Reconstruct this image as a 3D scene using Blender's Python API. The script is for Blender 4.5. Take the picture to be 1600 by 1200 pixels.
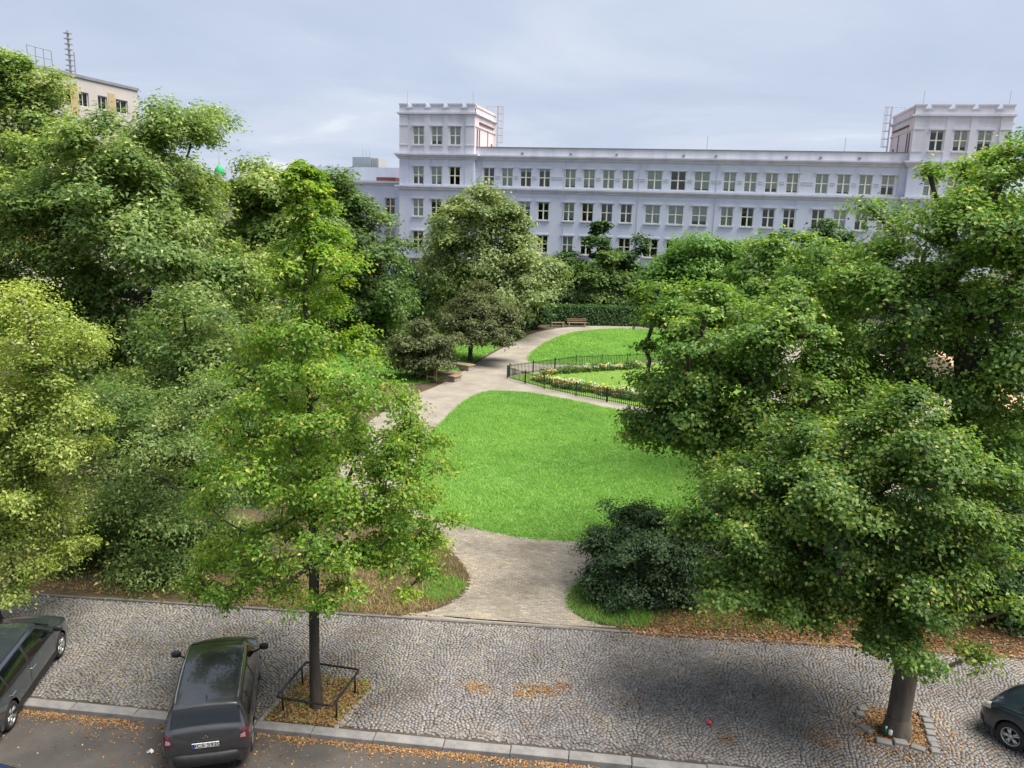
import bpy, math, random
import numpy as np
from mathutils import Vector, Matrix

for _o in list(bpy.data.objects):
    bpy.data.objects.remove(_o)
SC = bpy.context.scene
COL = SC.collection
R = math.radians

# ------------------------------------------------------------------ camera
cam_data = bpy.data.cameras.new('camera')
cam_data.sensor_width = 36.0
cam_data.lens = 28.12
cam_data.clip_start = 0.1
cam_data.clip_end = 6000
cam = bpy.data.objects.new('camera', cam_data)
COL.objects.link(cam)
_p, _r, _y = R(12.155), R(1.747), R(12.376)
_f = Vector((-math.sin(_y) * math.cos(_p), math.cos(_y) * math.cos(_p), -math.sin(_p)))
_rt = Vector((math.cos(_y), math.sin(_y), 0))
_up = _rt.cross(_f)
_R = _rt * math.cos(_r) + _up * math.sin(_r)
_U = _up * math.cos(_r) - _rt * math.sin(_r)
_m = Matrix((_R, _U, -_f)).transposed().to_4x4()
_m.translation = (0, 0, 11.8)
cam.matrix_world = _m
SC.camera = cam

# ------------------------------------------------------------------ sky, sun, exposure
SUN_AZ, SUN_EL = 93.0, 63.0
world = bpy.data.worlds.new('World')
SC.world = world
world.use_nodes = True
nt = world.node_tree
nt.nodes.clear()
def wn(t, **k):
    n = nt.nodes.new(t)
    for a, b in k.items():
        setattr(n, a, b)
    return n
sky = wn('ShaderNodeTexSky', sky_type='NISHITA', sun_disc=False, sun_elevation=R(SUN_EL), sun_rotation=R(SUN_AZ))
sky.air_density = 1.0
sky.dust_density = 2.0
tc = wn('ShaderNodeTexCoord')
sep = wn('ShaderNodeSeparateXYZ')
nt.links.new(tc.outputs['Generated'], sep.inputs[0])
def wmath(op, a, b=None, clamp=False):
    n = wn('ShaderNodeMath', operation=op, use_clamp=clamp)
    for i, v in enumerate((a, b)):
        if v is None:
            continue
        if isinstance(v, (int, float)):
            n.inputs[i].default_value = v
        else:
            nt.links.new(v, n.inputs[i])
    return n.outputs[0]
zc = wmath('ADD', wmath('MAXIMUM', sep.outputs[2], 0.0), 0.12)
comb = wn('ShaderNodeCombineXYZ')
nt.links.new(wmath('DIVIDE', sep.outputs[0], zc), comb.inputs[0])
nt.links.new(wmath('DIVIDE', sep.outputs[1], zc), comb.inputs[1])
def wnoise(scale, detail, rough, dist=0.0):
    n = wn('ShaderNodeTexNoise')
    n.inputs['Scale'].default_value = scale
    n.inputs['Detail'].default_value = detail
    n.inputs['Roughness'].default_value = rough
    n.inputs['Distortion'].default_value = dist
    nt.links.new(comb.outputs[0], n.inputs['Vector'])
    return n.outputs[0]
def wramp(fac, stops):
    n = wn('ShaderNodeValToRGB')
    while len(n.color_ramp.elements) < len(stops):
        n.color_ramp.elements.new(0.5)
    for e, (p, c) in zip(n.color_ramp.elements, stops):
        e.position = p
        e.color = c
    nt.links.new(fac, n.inputs[0])
    return n.outputs[0]
cl = wramp(wnoise(0.6, 7, 0.52, 0.4), [(0.28, (2.35, 2.75, 3.55, 1)), (0.48, (2.72, 3.10, 3.85, 1)), (0.60, (3.2, 3.52, 4.15, 1)), (0.71, (4.7, 4.85, 5.1, 1))])
mask = wramp(wnoise(0.24, 4, 0.5), [(0.30, (0.93, 0.93, 0.93, 1)), (0.60, (1, 1, 1, 1))])
mix = wn('ShaderNodeMixRGB')
nt.links.new(mask, mix.inputs[0])
nt.links.new(sky.outputs[0], mix.inputs[1])
nt.links.new(cl, mix.inputs[2])
bg = wn('ShaderNodeBackground')
bg.inputs['Strength'].default_value = 0.1
nt.links.new(mix.outputs[0], bg.inputs['Color'])
wo = wn('ShaderNodeOutputWorld')
nt.links.new(bg.outputs[0], wo.inputs['Surface'])

sun_data = bpy.data.lights.new('sun', 'SUN')
sun_data.energy = 4.0
sun_data.angle = R(42.0)
sun_data.color = (1.0, 0.94, 0.84)
sun = bpy.data.objects.new('sun', sun_data)
COL.objects.link(sun)
_sv = Vector((math.cos(R(SUN_EL)) * math.sin(R(SUN_AZ)), math.cos(R(SUN_EL)) * math.cos(R(SUN_AZ)), math.sin(R(SUN_EL))))
sun.rotation_euler = _sv.to_track_quat('Z', 'Y').to_euler()
sun.location = (40, 30, 60)

SC.view_settings.view_transform = 'Standard'
SC.view_settings.look = 'None'
SC.view_settings.exposure = 1.1
SC.view_settings.gamma = 1.0
SC.view_settings.use_curve_mapping = False
SC.cycles.max_bounces = 8
SC.cycles.transparent_max_bounces = 12

# ------------------------------------------------------------------ helpers
def tag(o, label=None, cat=None, group=None, kind=None):
    if label: o['label'] = label
    if cat: o['category'] = cat
    if group: o['group'] = group
    if kind: o['kind'] = kind
    return o

def link(name, data, parent=None, loc=None, rot=None):
    o = bpy.data.objects.new(name, data)
    COL.objects.link(o)
    if parent is not None:
        o.parent = parent
    if loc is not None: o.location = loc
    if rot is not None: o.rotation_euler = rot
    return o

def empty(name, loc=(0, 0, 0), rot=(0, 0, 0)):
    o = link(name, None, None, loc, rot)
    o.empty_display_size = 0.2
    return o

def copy_tree(o, parent=None):
    c = o.copy()
    COL.objects.link(c)
    c.parent = parent
    for ch in list(o.children):
        copy_tree(ch, c)
    return c

class MB:
    """collects faces of one mesh"""
    def __init__(s):
        s.v = []; s.f = []
    def add(s, vs, fs):
        b = len(s.v)
        s.v += [tuple(p) for p in vs]
        s.f += [tuple(b + i for i in q) for q in fs]
        return s
    def box(s, x0, x1, y0, y1, z0, z1, ch=0.0):
        if ch <= 0:
            vs = [(x, y, z) for z in (z0, z1) for y in (y0, y1) for x in (x0, x1)]
            return s.add(vs, [(0, 2, 3, 1), (4, 5, 7, 6), (0, 1, 5, 4), (2, 6, 7, 3), (0, 4, 6, 2), (1, 3, 7, 5)])
        vs = [(x, y, z0) for y in (y0, y1) for x in (x0, x1)]
        vs += [(x, y, z1 - ch) for y in (y0, y1) for x in (x0, x1)]
        vs += [(x, y, z1) for y in (y0 + ch, y1 - ch) for x in (x0 + ch, x1 - ch)]
        return s.add(vs, [(0, 2, 3, 1), (0, 1, 5, 4), (2, 6, 7, 3), (0, 4, 6, 2), (1, 3, 7, 5),
                          (4, 5, 9, 8), (6, 10, 11, 7), (4, 8, 10, 6), (5, 7, 11, 9), (8, 9, 11, 10)])
    def tube(s, pts, rad, n=8, cap=True):
        pts = [Vector(p) for p in pts]
        if isinstance(rad, (int, float)): rad = [rad] * len(pts)
        rings = []
        for i, p in enumerate(pts):
            a = pts[max(i - 1, 0)]; b = pts[min(i + 1, len(pts) - 1)]
            d = (b - a).normalized()
            u = d.cross(Vector((0, 0, 1)) if abs(d.z) < 0.9 else Vector((1, 0, 0))).normalized()
            w = d.cross(u)
            rings.append([p + (u * math.cos(2 * math.pi * k / n) + w * math.sin(2 * math.pi * k / n)) * rad[i] for k in range(n)])
        vs = [q for r in rings for q in r]
        fs = []
        for i in range(len(pts) - 1):
            for k in range(n):
                k2 = (k + 1) % n
                fs.append((i * n + k, (i + 1) * n + k, (i + 1) * n + k2, i * n + k2))
        if cap:
            fs.append(tuple(range(n))); fs.append(tuple(reversed(range((len(pts) - 1) * n, len(pts) * n))))
        return s.add(vs, fs)
    def lathe(s, prof, n=20, c=(0, 0, 0), axis='z'):
        vs = []
        for r, h in prof:
            for k in range(n):
                a = 2 * math.pi * k / n
                if axis == 'z': vs.append((c[0] + r * math.cos(a), c[1] + r * math.sin(a), c[2] + h))
                else: vs.append((c[0] + r * math.cos(a), c[1] + h, c[2] + r * math.sin(a)))
        fs = []
        for i in range(len(prof) - 1):
            for k in range(n):
                k2 = (k + 1) % n
                q = (i * n + k, i * n + k2, (i + 1) * n + k2, (i + 1) * n + k)
                fs.append(q if axis == 'z' else q[::-1])
        return s.add(vs, fs)
    def mesh(s, name, mat=None, smooth=False):
        me = bpy.data.meshes.new(name)
        me.from_pydata(s.v, [], s.f)
        if mat: me.materials.append(mat)
        if smooth: me.polygons.foreach_set('use_smooth', [True] * len(me.polygons))
        me.update()
        return me
    def build(s, name, mat=None, parent=None, loc=None, rot=None, smooth=False):
        return link(name, s.mesh(name, mat, smooth), parent, loc, rot)

def np_mesh(name, verts, faces, mat=None, attr=None, smooth=False):
    """verts (N,3); faces (M,k) all the same size"""
    me = bpy.data.meshes.new(name)
    n, (m, k) = len(verts), faces.shape
    me.vertices.add(n); me.loops.add(m * k); me.polygons.add(m)
    me.vertices.foreach_set('co', np.ascontiguousarray(verts, dtype=np.float32).ravel())
    me.loops.foreach_set('vertex_index', np.ascontiguousarray(faces, dtype=np.int32).ravel())
    me.polygons.foreach_set('loop_start', np.arange(0, m * k, k, dtype=np.int32))
    me.polygons.foreach_set('loop_total', np.full(m, k, dtype=np.int32))
    if smooth: me.polygons.foreach_set('use_smooth', np.ones(m, dtype=bool))
    if attr is not None:
        a = me.attributes.new('rnd', 'FLOAT', 'POINT')
        a.data.foreach_set('value', np.ascontiguousarray(attr, dtype=np.float32))
    me.update(calc_edges=True)
    if mat: me.materials.append(mat)
    return me

def inside(poly, x, y):
    poly = np.asarray(poly); c = np.zeros(len(x), bool)
    j = len(poly) - 1
    for i in range(len(poly)):
        xi, yi = poly[i]; xj, yj = poly[j]
        if yi != yj:
            c ^= ((yi > y) != (yj > y)) & (x < (xj - xi) * (y - yi) / (yj - yi) + xi)
        j = i
    return c

def chaikin(poly, n=2):
    p = np.asarray(poly, float)
    for _ in range(n):
        q = np.roll(p, -1, 0)
        p = np.stack([p * .75 + q * .25, p * .25 + q * .75], 1).reshape(-1, 2)
    return p

def scatter(poly, n, rng):
    poly = np.asarray(poly); lo, hi = poly.min(0), poly.max(0)
    xs, ys = [], []
    tot = 0
    while tot < n:
        x = rng.uniform(lo[0], hi[0], n); y = rng.uniform(lo[1], hi[1], n)
        k = inside(poly, x, y)
        xs.append(x[k]); ys.append(y[k]); tot += k.sum()
    return np.concatenate(xs)[:n], np.concatenate(ys)[:n]

def sheet(name, poly, z, mat, label=None, thick=0.0):
    vs = [(x, y, z) for x, y in poly]; n = len(vs)
    m = MB().add(vs, [tuple(range(n))])
    if thick:
        b = [(x, y, z - thick) for x, y in poly]
        m.add(vs + b, [(i, n + i, n + (i + 1) % n, (i + 1) % n) for i in range(n)])
    o = m.build(name, mat)
    me = o.data
    if me.polygons[0].normal.z < 0:
        me.flip_normals()
    return tag(o, label, None, None, 'structure')

# ------------------------------------------------------------------ materials
def nodes(name):
    m = bpy.data.materials.new(name); m.use_nodes = True
    t = m.node_tree; b = t.nodes['Principled BSDF']
    return m, t, b

def noise(t, scale, detail=4, rough=0.55, coord='Object', dist=0.0, stretch=None):
    c = t.nodes.new('ShaderNodeTexCoord'); n = t.nodes.new('ShaderNodeTexNoise')
    n.inputs['Scale'].default_value = scale; n.inputs['Detail'].default_value = detail
    n.inputs['Roughness'].default_value = rough; n.inputs['Distortion'].default_value = dist
    src = c.outputs[coord]
    if stretch:
        mp = t.nodes.new('ShaderNodeMapping'); mp.inputs['Scale'].default_value = stretch
        t.links.new(src, mp.inputs[0]); src = mp.outputs[0]
    t.links.new(src, n.inputs['Vector'])
    return n.outputs[0]

def ramp(t, fac, stops):
    n = t.nodes.new('ShaderNodeValToRGB')
    while len(n.color_ramp.elements) < len(stops): n.color_ramp.elements.new(0.5)
    for e, (p, c) in zip(n.color_ramp.elements, stops):
        e.position = p; e.color = (*c, 1)
    t.links.new(fac, n.inputs[0])
    return n.outputs[0]

def mixc(t, fac, a, b, mode='MIX'):
    n = t.nodes.new('ShaderNodeMixRGB'); n.blend_type = mode
    for i, v in enumerate((fac, a, b)):
        if isinstance(v, (int, float)): n.inputs[i].default_value = v
        elif isinstance(v, tuple): n.inputs[i].default_value = (*v, 1)
        else: t.links.new(v, n.inputs[i])
    return n.outputs[0]

def bump(t, b, h, strength, dist=0.02):
    n = t.nodes.new('ShaderNodeBump'); n.inputs['Strength'].default_value = strength
    n.inputs['Distance'].default_value = dist
    t.links.new(h, n.inputs['Height']); t.links.new(n.outputs[0], b.inputs['Normal'])

def mat_noise(name, ca, cb, scale=3.0, rough=0.85, bmp=0.0, bscale=None, mid=None, metallic=0.0, coord='Object', stretch=None, lo=.32, hi=.68):
    m, t, b = nodes(name)
    st = [(lo, ca), (hi, cb)] if mid is None else [(lo, ca), (.5, mid), (hi, cb)]
    t.links.new(ramp(t, noise(t, scale, 6, .6, coord, stretch=stretch), st), b.inputs['Base Color'])
    b.inputs['Roughness'].default_value = rough; b.inputs['Metallic'].default_value = metallic
    if bmp: bump(t, b, noise(t, bscale or scale * 6, 4, .6, coord, stretch=stretch), bmp)
    return m

def mat_flat(name, c, rough=0.6, metallic=0.0, coat=0.0, spec=0.5):
    m, t, b = nodes(name)
    n = ramp(t, noise(t, 7.0, 3), [(.3, tuple(v * .9 for v in c)), (.7, tuple(min(1, v * 1.08) for v in c))])
    t.links.new(n, b.inputs['Base Color'])
    b.inputs['Roughness'].default_value = rough; b.inputs['Metallic'].default_value = metallic
    b.inputs['Coat Weight'].default_value = coat; b.inputs['Specular IOR Level'].default_value = spec
    b.inputs['Coat Roughness'].default_value = 0.03
    return m

def mat_leaf(name, stops, trans=0.4, gloss=0.03, grough=.5):
    """per-leaf colour from the attribute 'rnd'; light passes through the leaf"""
    m = bpy.data.materials.new(name); m.use_nodes = True
    t = m.node_tree; t.nodes.clear()
    a = t.nodes.new('ShaderNodeAttribute'); a.attribute_name = 'rnd'
    c = ramp(t, a.outputs['Fac'], stops)
    d = t.nodes.new('ShaderNodeBsdfDiffuse'); tr = t.nodes.new('ShaderNodeBsdfTranslucent')
    gl = t.nodes.new('ShaderNodeBsdfGlossy'); gl.inputs['Roughness'].default_value = grough
    t.links.new(c, d.inputs[0])
    t.links.new(mixc(t, 1.0, c, (1.25, 1.2, .6), 'MULTIPLY'), tr.inputs[0])
    m1 = t.nodes.new('ShaderNodeMixShader'); m1.inputs[0].default_value = trans
    t.links.new(d.outputs[0], m1.inputs[1]); t.links.new(tr.outputs[0], m1.inputs[2])
    m2 = t.nodes.new('ShaderNodeMixShader'); m2.inputs[0].default_value = gloss
    t.links.new(m1.outputs[0], m2.inputs[1]); t.links.new(gl.outputs[0], m2.inputs[2])
    o = t.nodes.new('ShaderNodeOutputMaterial'); t.links.new(m2.outputs[0], o.inputs[0])
    return m

def mat_rnd(name, stops, rough=0.85, nscale=8.0, namt=.35, bmp=.3):
    """per-piece colour: attribute 'rnd' on joined pieces plus the object's own random value on single pieces"""
    m, t, b = nodes(name)
    a = t.nodes.new('ShaderNodeAttribute'); a.attribute_name = 'rnd'
    oi = t.nodes.new('ShaderNodeObjectInfo')
    ad = t.nodes.new('ShaderNodeMath'); ad.operation = 'ADD'
    t.links.new(a.outputs['Fac'], ad.inputs[0]); t.links.new(oi.outputs['Random'], ad.inputs[1])
    fr = t.nodes.new('ShaderNodeMath'); fr.operation = 'FRACT'; t.links.new(ad.outputs[0], fr.inputs[0])
    c = ramp(t, fr.outputs[0], stops)
    g = t.nodes.new('ShaderNodeNewGeometry')
    n = t.nodes.new('ShaderNodeTexNoise'); n.inputs['Scale'].default_value = nscale; n.inputs['Detail'].default_value = 5
    t.links.new(g.outputs['Position'], n.inputs['Vector'])
    sp = ramp(t, n.outputs[0], [(.3, (.6, .6, .6)), (.7, (1.25, 1.22, 1.18))])
    c = mixc(t, namt * 2 if namt < .5 else 1.0, c, sp, 'MULTIPLY')
    # wide dusty and damp patches of the paving itself
    n2 = t.nodes.new('ShaderNodeTexNoise'); n2.inputs['Scale'].default_value = .55; n2.inputs['Detail'].default_value = 5
    t.links.new(g.outputs['Position'], n2.inputs['Vector'])
    c = mixc(t, 1.0, c, ramp(t, n2.outputs[0], [(.34, (.72, .68, .64)), (.5, (1, 1, 1)), (.66, (1.22, 1.16, 1.05))]), 'MULTIPLY')
    t.links.new(c, b.inputs['Base Color']); b.inputs['Roughness'].default_value = rough
    if bmp:
        n3 = t.nodes.new('ShaderNodeTexNoise'); n3.inputs['Scale'].default_value = 45
        t.links.new(g.outputs['Position'], n3.inputs['Vector'])
        bump(t, b, n3.outputs[0], bmp, .01)
    return m

M = {}
M['soil'] = mat_noise('soil', (0.044, 0.030, 0.018), (0.092, 0.060, 0.032), 1.3, .95, .5, 20, mid=(0.064, 0.048, 0.024))
M['terrain'] = mat_noise('terrain', (.05, .06, .03), (.09, .085, .06), .15, .95)
M['asphalt'] = mat_noise('asphalt', (0.045, 0.041, 0.037), (0.088, 0.077, 0.068), .8, .9, .25, 90, mid=(0.063, 0.056, 0.050))
M['path'] = mat_noise('path_gravel', (0.197, 0.173, 0.140), (0.292, 0.263, 0.221), .7, .95, .2, 60, mid=(0.241, 0.216, 0.177))
M['joint'] = mat_noise('joint_sand', (0.043, 0.035, 0.028), (0.083, 0.066, 0.052), 1.1, .95, .2, 40)
M['sett'] = mat_rnd('granite_sett', [(0, (0.126, 0.122, 0.119)), (.3, (0.187, 0.175, 0.170)), (.55, (0.154, 0.156, 0.166)), (.8, (0.243, 0.230, 0.217)), (1, (0.160, 0.147, 0.140))], .5, 14, .35)
M['paver'] = mat_rnd('concrete_paver', [(0, (0.202, 0.181, 0.145)), (.4, (0.263, 0.233, 0.189)), (.7, (0.232, 0.206, 0.167)), (1, (0.300, 0.270, 0.219))], .88, 9, .25)
M['kerb'] = mat_noise('granite_kerb', (0.136, 0.132, 0.128), (0.255, 0.242, 0.230), 2.2, .75, .3, 60, mid=(0.204, 0.196, 0.187))
M['lawn'] = mat_noise('lawn_soil', (.09, .19, .035), (.14, .26, .05), .9, .95, .4, 30)
M['bark'] = mat_noise('bark', (.022, .018, .014), (.075, .06, .045), 3.0, .95, .9, 14, stretch=(1, 1, .22))
M['bark_grey'] = mat_noise('bark_grey', (.04, .034, .026), (.125, .105, .08), 3.0, .95, .9, 12, stretch=(1, 1, .2))
M['grass'] = mat_leaf('grass_blade', [(0, (0.113, 0.257, 0.050)), (.45, (0.201, 0.408, 0.078)), (.8, (0.270, 0.473, 0.097)), (1, (0.328, 0.503, 0.136))], .4, .02)
M['dry_grass'] = mat_leaf('dry_grass_blade', [(0, (.12, .15, .04)), (.4, (.28, .23, .10)), (.8, (.42, .33, .17)), (1, (.12, .19, .04))], .3, .03)
M['bed_grass'] = mat_leaf('bed_grass_blade', [(0, (.24, .38, .04)), (.5, (.32, .46, .06)), (1, (.40, .52, .10))], .4, .02)
M['litter'] = mat_leaf('fallen_leaf', [(0, (0.109, 0.046, 0.019)), (.25, (0.211, 0.091, 0.031)), (.55, (0.313, 0.164, 0.057)), (.8, (0.374, 0.218, 0.088)), (.93, (0.408, 0.303, 0.176)), (1, (0.136, 0.139, 0.037))], .15, .04)
M['litter_pale'] = mat_leaf('fallen_petal', [(0, (.25, .22, .10)), (.5, (.42, .38, .18)), (1, (.52, .48, .28))], .15, .04)
M['litter_brown'] = mat_leaf('fallen_leaf_brown', [(0, (0.072, 0.032, 0.014)), (.4, (0.158, 0.070, 0.025)), (.75, (0.259, 0.126, 0.042)), (1, (0.346, 0.210, 0.084))], .15, .04)
M['leaf_front'] = mat_leaf('leaf_hornbeam', [(0, (0.096, 0.198, 0.023)), (.45, (0.167, 0.314, 0.032)), (.8, (0.271, 0.423, 0.043)), (.94, (0.415, 0.505, 0.072)), (1, (0.638, 0.491, 0.143))], .52, .025)
M['leaf_linden'] = mat_leaf('leaf_linden', [(0, (0.059, 0.132, 0.027)), (.5, (0.116, 0.221, 0.037)), (.8, (0.200, 0.317, 0.048)), (.95, (0.357, 0.441, 0.076)), (1, (0.630, 0.529, 0.182))], .52, .025)
M['leaf_maple'] = mat_leaf('leaf_maple', [(0, (0.074, 0.174, 0.032)), (.5, (0.144, 0.275, 0.047)), (.8, (0.248, 0.388, 0.065)), (.95, (0.412, 0.510, 0.109)), (1, (0.617, 0.551, 0.216))], .52, .025)
M['leaf_pagoda'] = mat_leaf('leaf_pagoda', [(0, (0.099, 0.186, 0.045)), (.5, (0.200, 0.309, 0.079)), (.8, (0.323, 0.422, 0.122)), (.95, (0.535, 0.578, 0.224)), (1, (0.720, 0.720, 0.317))], .52, .025)
M['leaf_pagoda_shaded'] = mat_leaf('leaf_pagoda_shaded', [(0, (0.073, 0.145, 0.033)), (.5, (0.148, 0.241, 0.058)), (.8, (0.239, 0.329, 0.090)), (.95, (0.396, 0.451, 0.166)), (1, (0.533, 0.562, 0.235))], .52, .025)  # pagoda leaf colours darkened throughout, painting in the deep shade between the leaves
M['leaf_yellow'] = mat_leaf('leaf_yellow', [(0, (0.138, 0.220, 0.038)), (.5, (0.267, 0.365, 0.068)), (.8, (0.412, 0.493, 0.111)), (1, (0.605, 0.663, 0.222))], .52, .025)
M['leaf_dark'] = mat_leaf('leaf_dark', [(0, (0.031, 0.079, 0.023)), (.5, (0.059, 0.127, 0.032)), (.85, (0.093, 0.172, 0.043)), (1, (0.155, 0.230, 0.063))], .3, .025)
M['leaf_bright'] = mat_leaf('leaf_bright', [(0, (0.063, 0.127, 0.028)), (.5, (0.109, 0.190, 0.041)), (1, (0.190, 0.282, 0.067))], .38, .025)
M['leaf_olive'] = mat_leaf('leaf_olive', [(0, (0.066, 0.083, 0.030)), (.5, (0.110, 0.134, 0.049)), (1, (0.185, 0.212, 0.088))], .35, .025)
M['leaf_pale'] = mat_leaf('leaf_pale', [(0, (0.109, 0.172, 0.052)), (.5, (0.207, 0.293, 0.098)), (.8, (0.322, 0.402, 0.161)), (.95, (0.483, 0.529, 0.253)), (1, (0.575, 0.598, 0.322))], .5, .025)
M['leaf_fresh'] = mat_leaf('leaf_fresh', [(0, (0.083, 0.187, 0.039)), (.5, (0.143, 0.286, 0.055)), (1, (0.242, 0.407, 0.088))], .48, .025)
M['leaf_yew'] = mat_leaf('leaf_yew', [(0, (0.030, 0.063, 0.026)), (.5, (0.055, 0.101, 0.040)), (.9, (0.098, 0.155, 0.061)), (1, (0.149, 0.207, 0.083))], .35, .02)
M['wall'] = mat_noise('render_blue_grey', (0.514, 0.557, 0.692), (0.601, 0.640, 0.720), .55, .9, mid=(0.566, 0.609, 0.720), stretch=(1, 1, .16))
M['wall_grey'] = mat_noise('render_lavender_grey', (0.477, 0.488, 0.563), (0.622, 0.629, 0.700), .7, .9, mid=(0.565, 0.577, 0.650), stretch=(1, 1, .16))
M['wall_pink'] = mat_noise('render_pink', (.60, .47, .47), (.70, .58, .57), .7, .9, stretch=(1, 1, .2))
M['plinth'] = mat_noise('plinth_stone', (.055, .057, .065), (.095, .097, .105), .8, .85)
M['roof_metal'] = mat_noise('roof_metal', (.16, .17, .19), (.22, .23, .25), .6, .6)
M['cream'] = mat_flat('cream_frame', (.76, .74, .60), .5)
M['blind'] = mat_noise('window_blind', (.68, .72, .66), (.78, .80, .73), 1.2, .9)
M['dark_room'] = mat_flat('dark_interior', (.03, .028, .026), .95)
M['apt'] = mat_noise('panel_beige', (0.390, 0.365, 0.342), (0.468, 0.440, 0.414), .4, .9)
M['apt_tan'] = mat_flat('panel_tan', (.40, .30, .17), .9)
M['white'] = mat_flat('white_paint', (0.648, 0.648, 0.600), .5)
M['orange'] = mat_flat('orange_paint', (.62, .13, .045), .8)
M['green_metal'] = mat_flat('green_copper', (.02, .33, .12), .7)
M['iron'] = mat_noise('black_iron', (.010, .010, .011), (.03, .028, .026), 6, .45, metallic=.3)
M['fence_iron'] = mat_flat('fence_green_iron', (.012, .026, .02), .5)
M['galv'] = mat_flat('galvanised_steel', (.38, .37, .38), .45, .6)
M['wood'] = mat_noise('weathered_wood', (.16, .105, .065), (.30, .215, .145), 3, .85, .3, 20, stretch=(.3, 3, 3))
M['wood_pale'] = mat_noise('pale_wood', (.40, .30, .17), (.52, .41, .25), 3, .85)
M['stone_box'] = mat_noise('bench_concrete', (.22, .19, .16), (.34, .30, .25), 2, .9, .2)
M['glass_pane'] = None
m, t, b = nodes('window_glass')
t.nodes.remove(b)
_tr = t.nodes.new('ShaderNodeBsdfTransparent'); _tr.inputs[0].default_value = (.86, .9, .9, 1)
_gl = t.nodes.new('ShaderNodeBsdfGlossy'); _gl.inputs['Roughness'].default_value = .03
_fr = t.nodes.new('ShaderNodeFresnel'); _fr.inputs[0].default_value = 1.6
_ms = t.nodes.new('ShaderNodeMixShader')
t.links.new(_fr.outputs[0], _ms.inputs[0]); t.links.new(_tr.outputs[0], _ms.inputs[1]); t.links.new(_gl.outputs[0], _ms.inputs[2])
t.links.new(_ms.outputs[0], t.nodes['Material Output'].inputs[0])
M['glass_pane'] = m

# ================================================================== the ground
S_ANG = R(6.45)
S_O = np.array((-8.71, 14.76))
E1 = np.array((math.cos(S_ANG), math.sin(S_ANG))); E2 = np.array((-math.sin(S_ANG), math.cos(S_ANG)))
def st(s, t):
    return tuple(S_O + E1 * s + E2 * t)
def far_edge(x):
    return 18.64 + (x + 19.68) * (23.12 - 18.64) / (9.73 + 19.68)

sheet('ground', [(-2500, -400), (2500, -400), (2500, 4000), (-2500, 4000)], -.2, M['terrain'])
sheet('road', [st(-60, -16), st(60, -16), st(60, .1), st(-60, .1)], -.12, M['asphalt'])
PAVE = [st(-60, .15), st(60, .15), (50, far_edge(50)), (-68, far_edge(-68))]
pave = sheet('cobbled_pavement', PAVE, -.018, M['joint'])
sheet('park_ground', [(-110, far_edge(-110)), (90, far_edge(90)), (120, 130), (-120, 130)], -.004, M['soil'], thick=.15)
PATH = chaikin([(-7.3, 20.62), (-6.5, 21.5), (-6.15, 22.5), (-6.4, 23.8), (-8, 26), (-11.5, 27.6), (-15.2, 32), (-17.2, 39), (-17.2, 47), (-16.2, 52), (-16.2, 59.4),
                (-15.9, 67.5), (-15.3, 78), (-12.3, 84.6), (-6, 87.5), (6, 88), (16, 86), (20, 70), (17, 52), (12, 38), (7, 29.5), (.5, 26.2),
                (-2.7, 24.6), (-3.2, 23.2), (-2.9, 22.2), (-2.1, 21.6), (-1.0, 21.58)], 2)
PATH = np.vstack([PATH, [(-1.0, far_edge(-1.0) + .02), (-7.7, far_edge(-7.7) + .02), (-7.25, far_edge(-7.25) + .3)]])
path = sheet('park_path', PATH, .004, M['path'])
LAWN1 = chaikin([(-13.4, 50.4), (-13.45, 43.5), (-12.5, 35), (-10.6, 29.0), (-8.8, 28.0), (-5.8, 27.15), (-3.2, 27.4), (.5, 28.6), (4, 32), (5.4, 38), (3.4, 44.5), (-1, 46.9),
                 (-4.1, 48.4), (-7.6, 50.4), (-11.2, 51.5)], 2)
LAWN2 = chaikin([(-12.7, 61.2), (-13.1, 68.7), (-12.5, 75.7), (-11.3, 80.7), (-6.7, 85.6), (2, 86), (8, 80), (7.5, 75), (-4.2, 65.2), (-8.2, 62.4)], 2)
LAWN3 = chaikin([(-16.6, 52.5), (-16.5, 59.4), (-16.2, 67.5), (-15.6, 77.8), (-24, 79), (-34, 70), (-32, 50), (-20, 49)], 1)
FENCE = [(-12.5, 55.3), (-9.3, 52.67), (-6.9, 51.3), (-2.6, 49.3), (1.6, 48.6), (5.45, 54.6), (5.7, 71.4), (-4.6, 64.0), (-8.4, 61.6), (-12.5, 56.1)]
BED = [(x * .97 - .12, (y - 58.5) * .965 + 58.5) for x, y in FENCE]
for nm, pl in (('lawn', LAWN1), ('lawn', LAWN2), ('lawn', LAWN3), ('lawn', BED)):
    sheet(nm, pl, .016, M['lawn'])
sheet('far_street', [(-100, 90), (90, 91), (90, 105.5), (-100, 105.5)], .006, M['asphalt'])
sheet('playground_surface', [(21, 56), (48, 60), (48, 84), (23, 84)], .012, mat_noise('clay_court', (.42, .24, .15), (.52, .32, .21), .6, .95))
sheet('side_path', [(-40, 17.5), (-21.6, 19.6), (-22.4, 24.5), (-40, 27)], .008, mat_noise('side_path_stone', (.13, .13, .125), (.20, .195, .19), 1.2, .9))

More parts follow.
